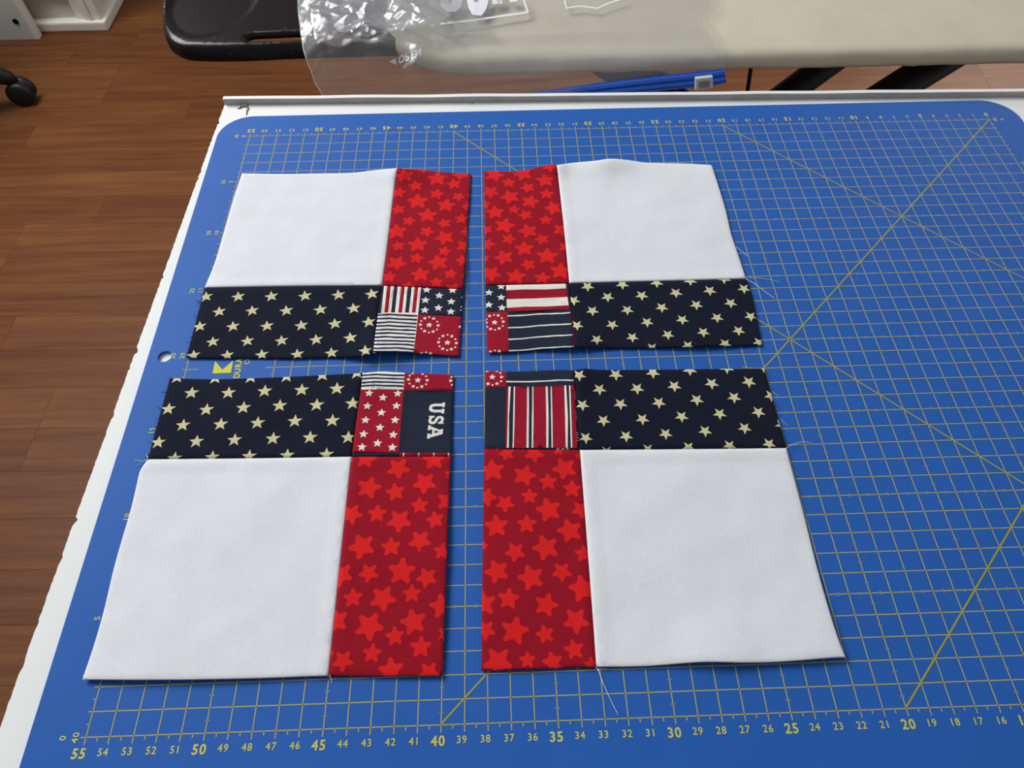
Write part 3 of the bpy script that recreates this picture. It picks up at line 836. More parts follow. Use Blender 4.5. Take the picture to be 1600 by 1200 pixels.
def print_br():
    c = Crop(740, 560, .14164); out = []
    out.append((c.poly([(100, 120), (360, 120), (358, 310), (100, 318)]), 2))
    out += stars_px(c, [(207, 205)], 0.0021)
    out += stars_px(c, [(308, 205), (160, 280), (257, 278), (150, 136), (257, 136)], 0.00132)
    out += dots_px(c, [(295, 160), (303, 252), (208, 293)], 0.00062)
    out.append((wob_line(c, [(360, 256), (560, 257), (760, 252), (930, 240), (1102, 242)], 14, 3, 3), 1))
    out.append((c.poly([(365, 310), (1112, 298), (1125, 560), (1142, 985), (350, 988), (355, 650)]), 2))
    for (a, b, d, e, w1, w2) in ((385, 457, 367, 443, (25, 33), (22, 40)), (588, 660, 583, 657, (24, 33), (25, 32)), (795, 863, 803, 873, (24, 29), (22, 35)), (1000, 1067, 1016, 1087, (22, 31), (22, 35))):
        y0, y1 = 308, 985
        if a == 385: y0 = 310
        if a == 1000: y0 = 299
        out.append((c.poly([(a, y0), (a + w1[0], y0), (d + w2[0] + 2, 640), (d + w2[0], y1), (d, y1), ((a + d) / 2 + 2, 640)]), 1))
        out.append((c.poly([(a + w1[0], y0), (a + w1[0] + w1[1], y0), ((a + d + w1[0] + w2[0] + w1[1] + w2[1]) / 2, 640), (d + w2[0] + w2[1], y1), (d + w2[0], y1), (d + w2[0] + 2, 640)]), 0))
        out.append((c.poly([(a + w1[0] + w1[1], y0), (b, y0), ((b + e) / 2 + 2, 640), (e, y1), (d + w2[0] + w2[1], y1), ((a + d + w1[0] + w2[0] + w1[1] + w2[1]) / 2, 640)]), 1))
    out.append((c.poly([(100, 990), (340, 990), (338, 1050), (100, 1050)]), 2))
    out.append((c.poly([(253, 996), (270, 998), (274, 1040), (255, 1040)]), 1))
    out += stars_px(c, [(437, 1022), (540, 1020), (930, 1008), (1035, 1006)], 0.0014); out += dots_px(c, [(487, 1016), (985, 1004)], 0.0008)
    out.append((c.poly([(1105, 235), (1120, 235), (1128, 310), (1112, 310)]), 2))
    for k, y0 in enumerate((370, 395, 420, 447, 585, 612, 640, 668, 818, 843, 873, 905)):
        x = 1114 + (y0 - 370) * 0.045; w = 14 if k < 4 else (18 if k < 8 else 24)
        out.append((c.poly([(x, y0 - 4), (x + w, y0 - 4), (x + w, y0 + 4), (x, y0 + 4)]), 1))
    return out

def thread(px, parent, mat=None, r=0.00014, lift=0.0012, name='loose_thread', seed=0):
    pts = []; P = smooth_px(px, 6)
    for i, (a, b) in enumerate(P):
        h = 0.0004 + lift * (1 - i / max(1, len(P) - 1))
        p = at(a, b, ZM + h); pts.append(p)
    V, F = tube_geo(pts, r, 5)
    return obj(name, V, F, mat or M_THREAD, parent, True)

def fray(pl, side, n, parent, seed):
    """short dark fibres standing out of a raw edge, one joined part"""
    rr = random.Random(seed); V = []; F = []
    L = resample(pl, 1.0)
    for _ in range(n):
        a, b = L[rr.randrange(len(L))]; ln = rr.uniform(3, 10)
        pts = []
        c1 = rr.uniform(-0.6, 0.9)
        for t in (0, .5, 1):
            pts.append(at(a + side * (ln * t - 1), b - c1 * ln * t * t, ZM + 0.0012 + 0.0004 * t))
        v, f = tube_geo(pts, [0.00012, 0.0001, 0.00005], 4); k = len(V); V += v; F += [tuple(q + k for q in t) for t in f]
    o = obj('frayed_edge', V, F, M_DTHREAD, parent); o['kind'] = 'stuff'
    return o

def block(name, key, label, B, spec):
    cx, cy = mp(*spec['centre'])
    e = empty('quilt_block', (cx, cy, ZM))
    tag(e, label, 'quilt block', 'pinwheel of four patchwork blocks on the mat')
    bp = spec['bumps']; S = spec
    w_ = patch('white_square', S['W'], [], [M_WHITE], bp, e, 'plain white cotton square')
    patch('red_strip', S['R'], S['pr'], [M_RED, M_BRIGHT], bp, e, 'dark red cotton strip with bright red stars')
    n_ = patch('navy_strip', S['N'], S['pn'], [M_NAVY, M_CREAM], bp, e, 'navy cotton strip with cream stars')
    patch('print_patch', S['P'], S['pp'], [M_PNAVY, M_PWHITE, M_PRED, M_PNAVY2, M_PNAVY], bp, e, S['plab'])
    return w_, n_

w_tl, n_tl = block('quilt_block', 'TL', 'far left quilt block, print corner with red, white and navy vertical bars over thin stripes', TL, dict(centre=(520, 430),
    W=[(TL['Wtop'], 0), (TL['WR'], 1), (rv(TL['WN']), 1), (rv(TL['Wleft']), 0)],
    R=[(TL['Rtop'], 0), (TL['Rside'], 0), (rv(TL['RP']), 1), (rv(TL['WR']), 1)],
    N=[(TL['WN'], 1), (TL['NP'], 1), (rv(TL['Nbot']), 0), (rv(TL['Nside']), 0)],
    P=[(TL['RP'], 1), (TL['Pside'], 0), (rv(TL['Pbot']), 0), (rv(TL['NP']), 1)],
    pr=RED_TL, pn=NAVY_TL, pp=print_tl(), plab='patch of bars, thin stripes, white stars and star wreaths',
    bumps=[(621, 262, 0.0038, 0.011), (590, 551, 0.0036, 0.010), (640, 552, 0.0018, 0.01), (725, 430, 0.0015, 0.02)]))
w_tr, n_tr = block('quilt_block', 'TR', 'far right quilt block, print corner with broad red and white stripes over navy', TR, dict(centre=(950, 420),
    W=[(TR['Wtop'], 0), (TR['Wside'], 0), (rv(TR['WN']), 1), (rv(TR['WR']), 1)],
    R=[(TR['Rtop'], 0), (TR['WR'], 1), (rv(TR['RP']), 1), (rv(TR['Rside']), 0)],
    N=[(TR['WN'], 1), (TR['Nside'], 0), (rv(TR['Nbot']), 0), (rv(TR['NP']), 1)],
    P=[(TR['RP'], 1), (TR['NP'], 1), (rv(TR['Pbot']), 0), (rv(TR['Pside']), 0)],
    pr=RED_TR, pn=NAVY_TR, pp=print_tr(), plab='patch of broad stripes, white lines, stars and a star wreath',
    bumps=[(950, 249, 0.0036, 0.012), (866, 257, 0.0026, 0.008), (897, 535, 0.0016, 0.010), (1080, 540, 0.001, 0.02)]))
w_bl, n_bl = block('quilt_block', 'BL', 'near left quilt block with USA lettering on its print corner', BL, dict(centre=(450, 800),
    W=[(BL['NW'], 1), (BL['WR'], 1), (rv(BL['Wbot']), 0), (rv(BL['Wside']), 0)],
    R=[(BL['PR'], 1), (BL['Rside'], 0), (rv(BL['Rbot']), 0), (rv(BL['WR']), 1)],
    N=[(BL['Ntop'], 0), (BL['NP'], 1), (rv(BL['NW']), 1), (rv(BL['Nside']), 0)],
    P=[(BL['Ptop'], 0), (BL['Pside'], 0), (rv(BL['PR']), 1), (rv(BL['NP']), 1)],
    pr=RED_BL, pn=NAVY_BL, pp=print_bl(), plab='patch with thin stripes, white stars on red and the letters USA',
    bumps=[(600, 582, 0.0022, 0.012), (250, 1062, 0.0012, 0.03), (700, 880, 0.0016, 0.03)]))
w_br, n_br = block('quilt_block', 'BR', 'near right quilt block, print corner with vertical red stripes edged white and navy', BR, dict(centre=(1000, 800),
    W=[(BR['NW'], 1), (BR['Wside'], 0), (rv(BR['Wbot']), 0), (rv(BR['WR']), 1)],
    R=[(BR['PR'], 1), (BR['WR'], 1), (rv(BR['Rbot']), 0), (rv(BR['Rside']), 0)],
    N=[(BR['Ntop'], 0), (BR['Nside'], 0), (rv(BR['NW']), 1), (rv(BR['NP']), 1)],
    P=[(BR['Ptop'], 0), (BR['NP'], 1), (rv(BR['PR']), 1), (rv(BR['Pside']), 0)],
    pr=RED_BR, pn=NAVY_BR, pp=print_br(), plab='patch of vertical red stripes, a navy bar and a star wreath',
    bumps=[(912, 578, 0.002, 0.009), (1130, 1036, 0.0024, 0.012), (1290, 1020, 0.0014, 0.02)]))
# loose threads
thread([(934, 1045), (942, 1066), (955, 1095), (966.5, 1118)], w_br)
thread([(931, 1043), (938, 1049), (934, 1046), (948, 1044)], w_br, r=0.0001)
thread([(1228, 700), (1240, 694), (1254, 690.5), (1269, 692)], n_br, r=0.0001)
thread([(1208, 612), (1213, 617), (1219, 622)], n_br, r=0.0001)
thread([(1220, 655), (1226, 661), (1231, 665)], n_br, r=0.0001)
thread([(1160, 573), (1175, 575), (1186, 577)], n_br, r=0.0001)
thread([(1166, 436), (1180, 444), (1196, 456), (1211, 467)], n_tr, r=0.00015)
thread([(1165, 434), (1183, 434), (1203, 437), (1219, 441)], n_tr, r=0.00009)
thread([(1150, 386), (1158, 392), (1169, 401)], w_tr, r=0.00013)
thread([(1040, 255), (1062, 254.5), (1085, 256)], w_tr, r=0.0001)
thread([(232, 716), (222, 720), (211, 719.5)], w_bl, r=0.00012)
thread([(231, 715), (229, 711), (228, 708)], w_bl, r=0.0002)
thread([(229, 718), (220, 723), (212, 729)], w_bl, r=0.0001)
thread([(515, 1054), (517, 1060), (519, 1068)], w_bl, r=0.00013)
fray(TL['Nside'], -1, 26, n_tl, 5); fray(BL['Nside'], -1, 26, n_bl, 6)
fray(TR['Nside'], 1, 12, n_tr, 7); fray(BR['Nside'], 1, 10, n_br, 8)

# ------------------------------------------------------------------ ironing board
ZB = 0.72
ib = empty('ironing_board', (0.6, 0.73, 0))
tag(ib, 'beige covered ironing board with dark brown iron rest, black crossed legs, behind the table', 'ironing board')
YF = 0.5405
YBK = 0.93
def half_width(x):
    if x < 0.95: return 1.0
    return max(0.12, math.sqrt(max(0, 1 - ((x - 0.95) / 0.62) ** 2)))
prof = [(0.03, -0.0165), (0.006, -0.0165), (0.0015, -0.0155), (0.0, -0.012), (0.0, -0.007), (0.0018, -0.003), (0.006, -0.0006), (0.012, 0.0)]
V = []; F = []
NX = 220; ym = (YF + YBK) / 2
rows = []
for i in range(NX + 1):
    x = 0.075 + 1.43 * i / NX
    hw = (YBK - YF) / 2 * half_width(x)
    dx_ = max(0.0, 0.085 - (x - 0.075)); hw -= 0.085 - math.sqrt(max(0, 0.085 ** 2 - dx_ ** 2))
    endr = 0.004 * max(0, 1 - (x - 0.075) / 0.008)
    ring = []
    for k, (dy, dz) in enumerate(prof):
        wr = 0
        if 1 <= k <= 5: wr = 0.0016 * noise.noise((x * 26 + dz * 400, 1.0, 4.0)) + 0.0012 * noise.noise((x * 75 + dz * 1200, 5.0, 2.0))
        ring.append(Vector((x, ym - hw + dy + wr, ZB + dz - endr)))
    for s in range(1, 12):
        t = s / 12; ring.append(Vector((x, ym - hw + 0.012 + t * (2 * hw - 0.024), ZB - endr + 0.0008 * noise.noise((x * 9, t * 5, 2)))))
    for k, (dy, dz) in enumerate(reversed(prof)):
        ring.append(Vector((x, ym + hw - dy, ZB + dz - endr)))
    rows.append(ring)
W_ = len(rows[0])
for r_ in rows: V += r_
for i in range(NX):
    for k in range(W_):
        a = i * W_ + k; b = i * W_ + (k + 1) % W_
        F.append((a, b, b + W_, a + W_))
F.append(tuple(range(W_))[::-1]); F.append(tuple(NX * W_ + k for k in range(W_)))
cov = obj('board_cover', V, F, M_COVER, ib, True); cov['label'] = 'beige fabric cover'
# legs: oval tubes crossing below the board
def leg(pa, pb, name='board_leg'):
    pa = Vector(pa); pb = Vector(pb); d = pb - pa
    top = pa + d * ((0.700 - pa.z) / d.z); bot = pa + d * ((0.018 - pa.z) / d.z)
    V, F = tube_geo([top, bot], 0.01, 14, flat=(0.015, 0.018))
    return obj(name, V, F, M_BLACK, ib, True)
L1a, L1b = on_y(1446, 110, 0.62), on_y(1393, 143, 0.62)
L2a, L2b = on_y(1279, 110, 0.76), on_y(1234, 143, 0.76)
L3a, L3b = on_y(963, 107, 0.68), on_y(997, 130, 0.68)
L4a, L4b = on_y(1000, 110, 0.83), on_y(1030, 131, 0.83)
legs = []
for a, b in ((L1a, L1b), (L2a, L2b), (L3a, L3b), (L4a, L4b)):
    legs.append(leg(a, b))
for pr_ in ((L1a, L1b, L2a, L2b), (L3a, L3b, L4a, L4b)):
    a = pr_[0] + (pr_[1] - pr_[0]) * ((0.018 - pr_[0].z) / (pr_[1].z - pr_[0].z)); b = pr_[2] + (pr_[3] - pr_[2]) * ((0.018 - pr_[2].z) / (pr_[3].z - pr_[2].z))
    d = (b - a).normalized() * 0.06
    V, F = tube_geo([a - d, b + d], 0.016, 12); obj('foot_bar', V, F, M_BLACK, ib, True)
V, F = tube_geo([Vector((on_y(1173.5, 105, 0.80).x, 0.80, 0.703)), on_y(1173.5, 105, 0.80), on_y(1167.5, 146, 0.80), on_y(1160, 190, 0.80)], 0.0028, 8)
obj('lock_rod', V, F, M_BLACK, ib, True)
# iron rest tray
TX0, TX1, TY0, TY1 = -0.131, 0.085, 0.5705, 0.93
corner = [at(250, 0, ZB), at(250, 18, ZB), at(251.5, 40, ZB), at(258, 54, ZB), at(270, 63, ZB), at(285, 68.5, ZB), at(310, 70.5, ZB), at(350, 71, ZB), at(400, 69.5, ZB), at(470, 66.5, ZB), at(628, 62, ZB)]
cpts = smooth_px([(p.x, p.y) for p in corner], 5)
xr = cpts[-1][0]; yr = cpts[-1][1]
xl = cpts[0][0]
lp = cpts + [(xr, TY1 - 0.04), (xr - 0.02, TY1), (xl + 0.03, TY1), (xl - 0.022, TY1 - 0.03), (xl - 0.02, 0.75)]
lp = resample(lp + [lp[0]], 0.004)[:-1]
if signed_area(lp) < 0: lp = lp[::-1]
sp = [at(384, 54, ZB), at(395, 50.8, ZB), at(470, 47.3, ZB), at(530, 44.5, ZB), at(530, 55.5, ZB), at(470, 58, ZB), at(395, 61, ZB), at(386, 60, ZB)]
slot = resample([(p.x, p.y) for p in sp] + [(sp[0].x, sp[0].y)], 0.003)[:-1]
A = np.array(lp); SL = np.array(slot)
X = np.stack(np.meshgrid(np.arange(A[:, 0].min(), A[:, 0].max(), 0.0032), np.arange(A[:, 1].min(), A[:, 1].max(), 0.0032)), -1).reshape(-1, 2)
extra = X[inside(X, lp) & ~inside(X, slot)]
ld = seg_dist(extra, lp + [lp[0]]); sd = seg_dist(extra, slot + [slot[0]]); extra = extra[(ld > 0.002) & (sd > 0.002)]
rings = []
for L_, sgn in ((A, 1), (SL, 1 if signed_area(slot) < 0 else -1)):
    nr = np.roll(L_, -1, 0) - np.roll(L_, 1, 0); nr = np.c_[-nr[:, 1], nr[:, 0]]; nr /= np.linalg.norm(nr, axis=1)[:, None]
    for off in (0.0006, 0.0016, 0.003, 0.005):
        Q = L_ + nr * off * (sgn if L_ is SL else 1)
        k = inside(Q, lp) & ~inside(Q, slot); Q = Q[k]
        dq = np.minimum(seg_dist(Q, lp + [lp[0]]), seg_dist(Q, slot + [slot[0]])); rings.append(Q[dq > off * 0.85])
extra = np.vstack([extra] + rings)
v, f, of = cdt_mesh([[(a * 1000, b * 1000) for a, b in lp], [(a * 1000, b * 1000) for a, b in slot]], [(a * 1000, b * 1000) for a, b in extra])
P = np.array([(p[0] / 1000, p[1] / 1000) for p in v])
do = seg_dist(P, lp + [lp[0]]); dsl = seg_dist(P, slot + [slot[0]])
rr_ = 0.0062
def rnd(d, r): d = np.clip(d, 0, r); return -(r - np.sqrt(np.maximum(0, r * r - (r - d) ** 2)))
z = rnd(do, rr_) + rnd(dsl, 0.004)
oc = at(332, -10, ZB)
ell = np.sqrt(((P[:, 0] - oc.x) / 0.046) ** 2 + ((P[:, 1] - oc.y) / 0.074) ** 2)
z -= 0.0045 * (1 - sstep((ell - 0.86) / 0.14))
faces = [tuple(t) for t, o_ in zip(f, of) if 0 in o_ and 1 not in o_]
V = [(a, b, ZB + zz) for (a, b), zz in zip(P, z)]
# skirt
from collections import Counter
ec = Counter(); de_ = {}
for t in faces:
    for i in range(3):
        e = (t[i], t[(i + 1) % 3]); ec[tuple(sorted(e))] += 1; de_[tuple(sorted(e))] = e
low = {}
for e, c_ in ec.items():
    if c_ == 1:
        a, b = de_[e]
        for q in (a, b):
            if q not in low: low[q] = len(V); V.append((V[q][0], V[q][1], ZB - (0.0055 if dsl[q] < 1e-5 else 0.0145)))
        faces.append((b, a, low[a], low[b]))
tr_ = obj('iron_rest', V, faces, M_TRAY, ib, True); tr_.location.z = -0.0012; tr_['label'] = 'dark brown moulded tray with round well and slot'

# ------------------------------------------------------------------ plastic bag
bag = empty('zip_bag', (0.2, 0.6, 0.72))
tag(bag, 'crinkled clear plastic zip bag with blue zipper hanging over the ironing board', 'plastic bag')
def sample_path(P, n):
    Q = smooth3(P, 8); d = [0]
    for a, b in zip(Q[:-1], Q[1:]): d.append(d[-1] + (b - a).length)
    out = []; j = 0
    for i in range(n):
        t = d[-1] * i / (n - 1)
        while j < len(d) - 2 and d[j + 1] < t: j += 1
        k = (t - d[j]) / max(1e-9, d[j + 1] - d[j]); out.append(Q[j].lerp(Q[j + 1], min(1, k)))
    return out
def smooth3(pl, n):
    P = [Vector(q) for q in pl]; P = [2 * P[0] - P[1]] + P + [2 * P[-1] - P[-2]]; out = []
    for i in range(1, len(P) - 2):
        p0, p1, p2, p3 = P[i - 1:i + 3]
        for k in range(n):
            t = k / n
            out.append(0.5 * ((2 * p1) + (p2 - p0) * t + (2 * p0 - 5 * p1 + 4 * p2 - p3) * t * t + (3 * p1 - p0 - 3 * p2 + p3) * t ** 3))
    out.append(P[-2]); return out
ZF = ZB + 0.003
CREASES = [(0.6, 19, 0.0062, 0.31), (2.2, 23, 0.0054, 1.73), (1.5, 15, 0.0090, 2.41), (2.9, 33, 0.0032, 3.13), (1.1, 37, 0.0036, 4.77), (0.2, 29, 0.0036, 5.19), (1.9, 49, 0.0024, 6.3), (0.9, 61, 0.0020, 7.7)]
def bag_sheet(lift, dxr, seed=0.0, boost=1.0):
    Lp = [at(463, -90, ZF), at(467, 0, ZF), at(470, 40, ZF), at(474, 70, ZF), at(475, 78, ZF - 0.001), on_y(478, 92, 0.532), on_y(488, 120, 0.522), on_y(505, 150, 0.512), on_y(530, 190, 0.50)]
    Rp = [at(1112 + dxr, -90, ZF), at(1120 + dxr, -5, ZF), at(1121 + dxr, 14, ZF), at(1107 + dxr, 36, ZF), at(1121 + dxr, 54, ZF), at(1130 + dxr, 74, ZF), on_y(1131 + dxr, 92, 0.530), on_y(1132 + dxr, 112, 0.524), on_y(1134 + dxr, 130, 0.519)]
    nt_, ns = 150, 240
    A_ = sample_path(Lp, nt_); B_ = sample_path(Rp, nt_)
    V = []; F = []
    ref = at(1121 + dxr, 20, ZF).x
    for j in range(nt_):
        bj = B_[j].copy(); dip = min(0.0, bj.x - ref) if bj.z > ZB else 0.0
        bj.x -= dip
        for i in range(ns):
            s = i / (ns - 1); p = A_[j].lerp(bj, s)
            p.x += dip * max(0, (s - 0.80) / 0.20) ** 1.5
            V.append(p)
    for k, p in enumerate(V):
        j, i = divmod(k, ns); s = i / (ns - 1); t = j / (nt_ - 1)
        flat = p.z > ZB - 0.004
        edge = min(1, min(s, 1 - s) * 30)
        cr = math.exp(-(s / 0.36) ** 4) * 1.0 + 0.05
        if not flat: cr *= 0.10
        q = Vector((p.x * 34, p.y * 34 - p.z * 20, 1.7)); d = 0.0
        ux, uy = p.x, p.y - p.z * 0.6
        for (an, fr, am, sd) in CREASES:
            ph = (ux * math.cos(an) + uy * math.sin(an)) * fr + sd + seed + 0.35 * noise.noise(Vector((ux * 16, uy * 16, sd + seed)))
            fp = ph % 1.0; tri = (fp / 0.74 if fp < 0.74 else (1 - fp) / 0.26) if 0.8 < an < 2.4 else abs(fp * 2 - 1)
            msk = max(0.0, min(1.0, 0.5 + 1.6 * noise.noise(Vector((ux * 13 + sd * 7, uy * 13, sd + seed * 3)))))
            d += am * tri * msk
        d = d * cr * boost * (0.3 + 0.7 * edge)
        p.z += d + lift + (0.0016 * (0.5 + 0.5 * noise.noise(Vector((p.x * 11, p.y * 16, 3)))) if flat else 0)
        if not flat: p.y -= 0.3 * d + lift
        # drape clear of the board front
        if p.z < ZB + 0.002 and p.y > YF - 0.006: p.y = YF - 0.006 - 0.0005 * noise.noise(q)
    for j in range(nt_ - 1):
        for i in range(ns - 1):
            a = j * ns + i; F.append((a, a + ns, a + ns + 1, a + 1))
    return V, F, ns, nt_
V2, F2, _, _ = bag_sheet(0.0, -14)
obj('back_film', V2, F2, M_FILM2, bag, True)
V1, F1, ns, nt_ = bag_sheet(0.0014, 0)
ff = obj('front_film', V1, F1, M_FILM, bag, True)
# crumpled side gusset: two more layers bunched at the left end on the tray
for sd_, lf_ in ((0.37, 0.0030), (0.71, 0.0046)):
    Vg, Fg, _, _ = bag_sheet(lf_, 0, sd_, 1.15)
    keep = set()
    for k_ in range(len(Vg)):
        j_, i_ = divmod(k_, ns)
        lim = ns * (0.50 - 0.12 * (sd_ > 0.5)) * (0.85 + 0.3 * noise.noise((j_ * 0.03, sd_, 2)))
        if i_ < lim and Vg[k_].y > 0.556 + 0.03 * max(0, i_ / lim - 0.5): keep.add(k_)
    Fk = [f_ for f_ in Fg if all(q in keep for q in f_)]
    used = sorted({q for f_ in Fk for q in f_}); mp_ = {q: n_i for n_i, q in enumerate(used)}
    obj('crumpled_fold', [Vg[q] for q in used], [tuple(mp_[q] for q in f_) for f_ in Fk], M_FILM3, bag, True)
bvh = BVHTree.FromPolygons([tuple(p) for p in V1], F1)
def on_bag(px, py, up=0.0014):
    d = ray(px, py).normalized(); loc, nr, idx, dist = bvh.ray_cast(EYE, d)
    if loc is None: return None
    return loc - d * up
# bright highlight along the film's left edge, modelled as a thin white tube
for nm_, col_ in (('edge_highlight', 0),):
    V, F = tube_geo([V1[j_ * ns + col_] for j_ in range(0, nt_, 2)], 0.00028, 5); obj(nm_, V, F, M_BAGINK, bag, True)
# zipper along the hanging edge
zt = [(1131, 106.5), (1100, 110.5), (1050, 116), (990, 123), (930, 130), (870, 138.5), (820, 146), (740, 160)]
zb = [(1135, 129.5), (1112, 134), (1060, 139), (1000, 145), (940, 152), (880, 160), (830, 167), (750, 180)]
zt = resample(smooth_px(zt, 6), 4.0); zb_ = resample(smooth_px(zb, 6), 4.0)
n = 110
def pick(L, t): 
    x = t * (len(L) - 1); i = min(int(x), len(L) - 2); k = x - i
    return (L[i][0] + (L[i + 1][0] - L[i][0]) * k, L[i][1] + (L[i + 1][1] - L[i][1]) * k)
V = []; F = []
for i in range(n + 1):
    a = pick(zt, i / n); b = pick(zb_, i / n)
    for k in range(9):
        s = k / 8
        Y = 0.5235 - 0.006 * s - 0.0012 * (1 if k in (2, 3, 5, 6) else 0) - 0.004 * (i / n)
        V.append(on_y(a[0] + (b[0] - a[0]) * s, a[1] + (b[1] - a[1]) * s, Y - 0.004))
for i in range(n):
    for k in range(8):
        a = i * 9 + k; F.append((a, a + 1, a + 10, a + 9))
zp = obj('zipper_strip', V, F, M_ZIP, bag, False); zp['label'] = 'bright blue zipper strip'
zs = zp.modifiers.new('thickness', 'SOLIDIFY'); zs.thickness = 0.0012
# slider: grey frame with a recessed middle, one body
sc_ = [on_y(1086.5, 122, 0.509), on_y(1113, 119, 0.509), on_y(1113, 136, 0.5075), on_y(1086, 139.5, 0.5075)]
nrm = (sc_[1] - sc_[0]).cross(sc_[3] - sc_[0]).normalized()
if nrm.dot(EYE - sc_[0]) < 0: nrm = -nrm
cen = sum(sc_, Vector()) / 4
def ringp(k, off, shy=0.0): return [cen + (p - cen) * k + nrm * off + (sc_[3] - sc_[0]) * shy for p in sc_]
R0, R1, R2, R3 = ringp(1, -0.003), ringp(1, 0.0022), ringp(0.66, 0.0022, 0.10), ringp(0.58, 0.0006, 0.10)
V = R0 + R1 + R2 + R3; F = []
for a in range(3):
    for k in range(4):
        F.append((a * 4 + k, a * 4 + (k + 1) % 4, a * 4 + 4 + (k + 1) % 4, a * 4 + 4 + k))
F += [(3, 2, 1, 0), (12, 13, 14, 15)]
sl_ = obj('zip_slider', V, F, [M_SLIDE, M_SLIDE2], zp); sl_['label'] = 'light grey square slider'
sl_.data.polygons[len(F) - 1].material_index = 1
# white print on the bag
def bag_print(name, polys):
    V = []; F = []
    for pts, fcs in polys:
        b = len(V); ok = True; q = []
        for p in pts:
            w = on_bag(*p)
            if w is None: ok = False; break
            q.append(w)
        if not ok: continue
        V += q; F += [tuple(b + t for t in fc_) for fc_ in fcs]
    return obj(name, V, F, M_BAGINK, bag)
wv, wf = word('OPEN', 13.0, True, 0.72, 0.50)
x0 = min(p[0] for p in wv); x1 = max(p[0] for p in wv); kx = 35.0 / (x1 - x0)
tx = []
for (a, b) in wv:
    X_ = (a - x0) * kx; tx.append((622.5 + X_ + 0.0 * b, 88.5 - X_ * 0.40 + b * 0.95 + (0 if True else 0)))
bag_print('opening_lettering', [(tx, wf), ([(608, 97), (618, 90.5), (619.5, 101)], [(0, 1, 2)])])
def line_px(pts, w):
    out = []
    pts = resample(pts, 6)
    for a, b in zip(pts[:-1], pts[1:]):
        d = Vector((b[0] - a[0], b[1] - a[1])); q = Vector((-d.y, d.x)).normalized() * w / 2
        out.append(([(a[0] + q.x, a[1] + q.y), (a[0] - q.x, a[1] - q.y), (b[0] - q.x, b[1] - q.y), (b[0] + q.x, b[1] + q.y)], [(0, 1, 2, 3)]))
    return out
bag_print('printed_border', line_px([(688, 37), (740, 31.5), (790, 24), (825, 19), (817, -4)], 3.0))
pp_ = line_px([(881, -6), (885, 12.5), (903, 9.5), (920, 11), (933, 13), (950, 5), (975, -3)], 2.2)
bag_print('printed_border', pp_)
def fan(pts):
    v, f, of = cdt_mesh([pts if signed_area(pts) > 0 else pts[::-1]], [])
    return ([tuple(q) for q in v], [tuple(t) for t, o_ in zip(f, of) if 0 in o_])
lets = [fan([(686, -6), (689, 10), (698, 18), (712, 18.5), (721, 10), (723, -6), (707, -6), (706, 2.5), (701, 3), (699, -6)]),
        fan([(728, -6), (732, 12), (738, 23), (752, 24.5), (760, 14), (765, -6), (749, -6), (747, 3), (741, 3.5), (739, -6)]),
        fan([(768, -6), (770, 7), (785, 5.5), (786, -6)]), fan([(794, -6), (797, 3.8), (809, 2.2), (805, -6)])]
bag_print('printed_lettering', lets)

# ------------------------------------------------------------------ office chair base (far left)
chair = empty('office_chair', (-1.31, 1.455, 0))
tag(chair, 'black office chair with dark caster wheel at the far left', 'chair')
cc = Vector((-1.31, 1.455, 0))
cq = at(33, 142, 0.03)
a_first = math.atan2(cq.y - cc.y, cq.x - cc.x); ra = (Vector((cq.x, cq.y, 0)) - cc).length
for k in range(5):
    w = a_first + k * 2 * math.pi / 5; d = Vector((math.cos(w), math.sin(w), 0)); s_ = Vector((-d.y, d.x, 0))
    tip = cc + d * ra
    pts = [cc + d * 0.03 + Vector((0, 0, 0.105)), cc + d * ra * 0.5 + Vector((0, 0, 0.10)), cc + d * ra * 0.80 + Vector((0, 0, 0.088)), tip - d * 0.026 + Vector((0, 0, 0.080)), tip - d * 0.008 + Vector((0, 0, 0.066)), tip + Vector((0, 0, 0.054))]
    V, F = tube_geo(pts, [0.028, 0.026, 0.024, 0.022, 0.017, 0.010], 14); arm = obj('base_arm', V, F, M_CAST, chair, True)
    V, F = lathe_geo([(0.008, -0.024), (0.024, -0.023), (0.029, -0.019), (0.029, -0.0025), (0.026, -0.002), (0.026, 0.002), (0.029, 0.0025), (0.029, 0.019), (0.024, 0.023), (0.008, 0.024)], tip + Vector((0, 0, 0.029)), (s_ * 0.9 + d * 0.25), 24)
    cw = obj('caster', V, F, M_CAST, arm, True)
V, F = lathe_geo([(0.045, 0.07), (0.045, 0.13), (0.03, 0.15), (0.03, 0.26), (0.016, 0.262), (0.016, 0.42)], cc, (0, 0, 1), 20); obj('gas_column', V, F, M_CAST, chair, True)
bm = bmesh.new(); bm_box(bm, cc.x - 0.22, cc.x + 0.2, cc.y - 0.22, cc.y + 0.22, 0.42, 0.49, 0.03); bm_obj('seat', bm, M_CAST, chair)

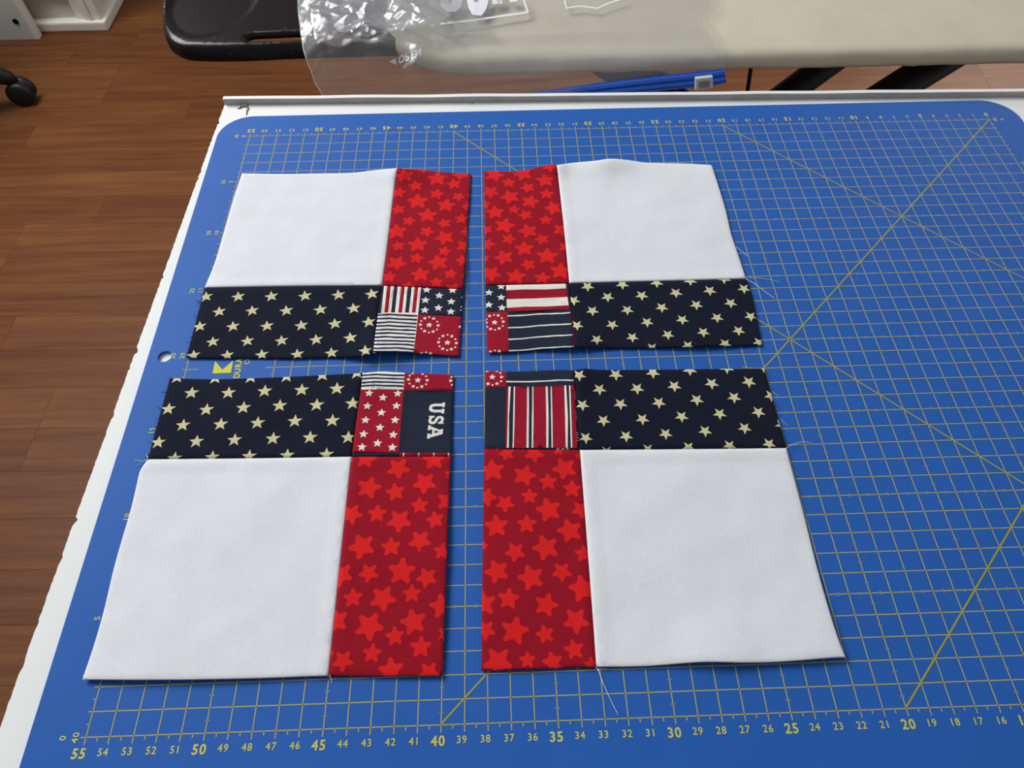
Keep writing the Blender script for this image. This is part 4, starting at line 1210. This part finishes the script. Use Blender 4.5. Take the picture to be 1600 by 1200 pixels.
# ------------------------------------------------------------------ white desk end panel and cabinet (far left)
desk = empty('white_desk', (-1.4, 1.86, 0))
tag(desk, 'white melamine desk end panel with a dark cam hole at the top left', 'desk')
k0 = at(55.5, 62, 0); k1 = at(62.5, 59, 0)
yd = k0.y; xd = k0.x
box('end_panel', -1.85, xd, yd, yd + 0.022, 0.0, 0.70, M_DESK, desk, 0.0012)
box('edge_band', xd, xd + 0.012, yd - 0.001, yd + 0.0225, 0.0, 0.70, M_CABW, desk, 0.002)
box('desk_top', -1.9, xd + 0.02, yd - 0.02, yd + 0.70, 0.70, 0.725, M_DESK, desk, 0.002)
hc = on_y(24.5, 33.5, yd)
V, F = lathe_geo([(0.0075, -0.001), (0.0075, 0.0012), (0.006, 0.0016), (0.0055, 0.0002)], hc + Vector((0, -0.0005, 0)), (0, -1, 0), 16)
o = obj('cam_hole', V, F, M_DARK, desk); o['label'] = 'dark round fixing hole'

cab = empty('white_cabinet', (-1.02, 2.0, 0))
tag(cab, 'small white panelled cabinet with stepped plinth standing on the floor at the top left', 'cabinet')
c0 = at(170, 49, 0); XR = c0.x; YFc = c0.y; XL = -1.30; YB = YFc + 0.36
box('plinth', XL, XR, YFc, YB, 0.0, 0.026, M_CABW, cab, 0.005)
def post(x0, x1, y0, y1, z0=0.026, z1=0.60): return box('corner_post', x0, x1, y0, y1, z0, z1, M_CABW, cab, 0.003)
i0 = 0.012
post(XR - i0 - 0.045, XR - i0, YFc + i0, YFc + i0 + 0.045); post(XL + i0, XL + i0 + 0.045, YFc + i0, YFc + i0 + 0.045)
post(XR - i0 - 0.045, XR - i0, YB - i0 - 0.045, YB - i0); post(XL + i0, XL + i0 + 0.045, YB - i0 - 0.045, YB - i0)
box('post_bead', XR - i0 - 0.030, XR - i0 - 0.022, YFc + i0 - 0.005, YFc + i0 + 0.002, 0.026, 0.6, M_CABW, cab, 0.0015)
box('post_bead', XR - i0 - 0.066, XR - i0 - 0.046, YFc + i0 + 0.006, YFc + i0 + 0.014, 0.026, 0.6, M_CABW, cab, 0.002)
box('front_panel', XL + 0.04, XR - i0 - 0.03, YFc + i0 + 0.016, YFc + i0 + 0.026, 0.026, 0.6, M_CABP, cab, 0)
box('front_rail', XL + 0.05, XR - i0 - 0.045, YFc + i0 + 0.002, YFc + i0 + 0.02, 0.088, 0.115, M_CABW, cab, 0.003)
box('side_panel', XR - i0 - 0.03, XR - i0 - 0.018, YFc + 0.03, YB - 0.03, 0.026, 0.6, M_CABP, cab, 0)
box('back_panel', XL + 0.03, XR - 0.03, YB - 0.03, YB - 0.02, 0.026, 0.6, M_CABP, cab, 0)
box('cabinet_top', XL, XR, YFc, YB, 0.60, 0.625, M_CABW, cab, 0.005)
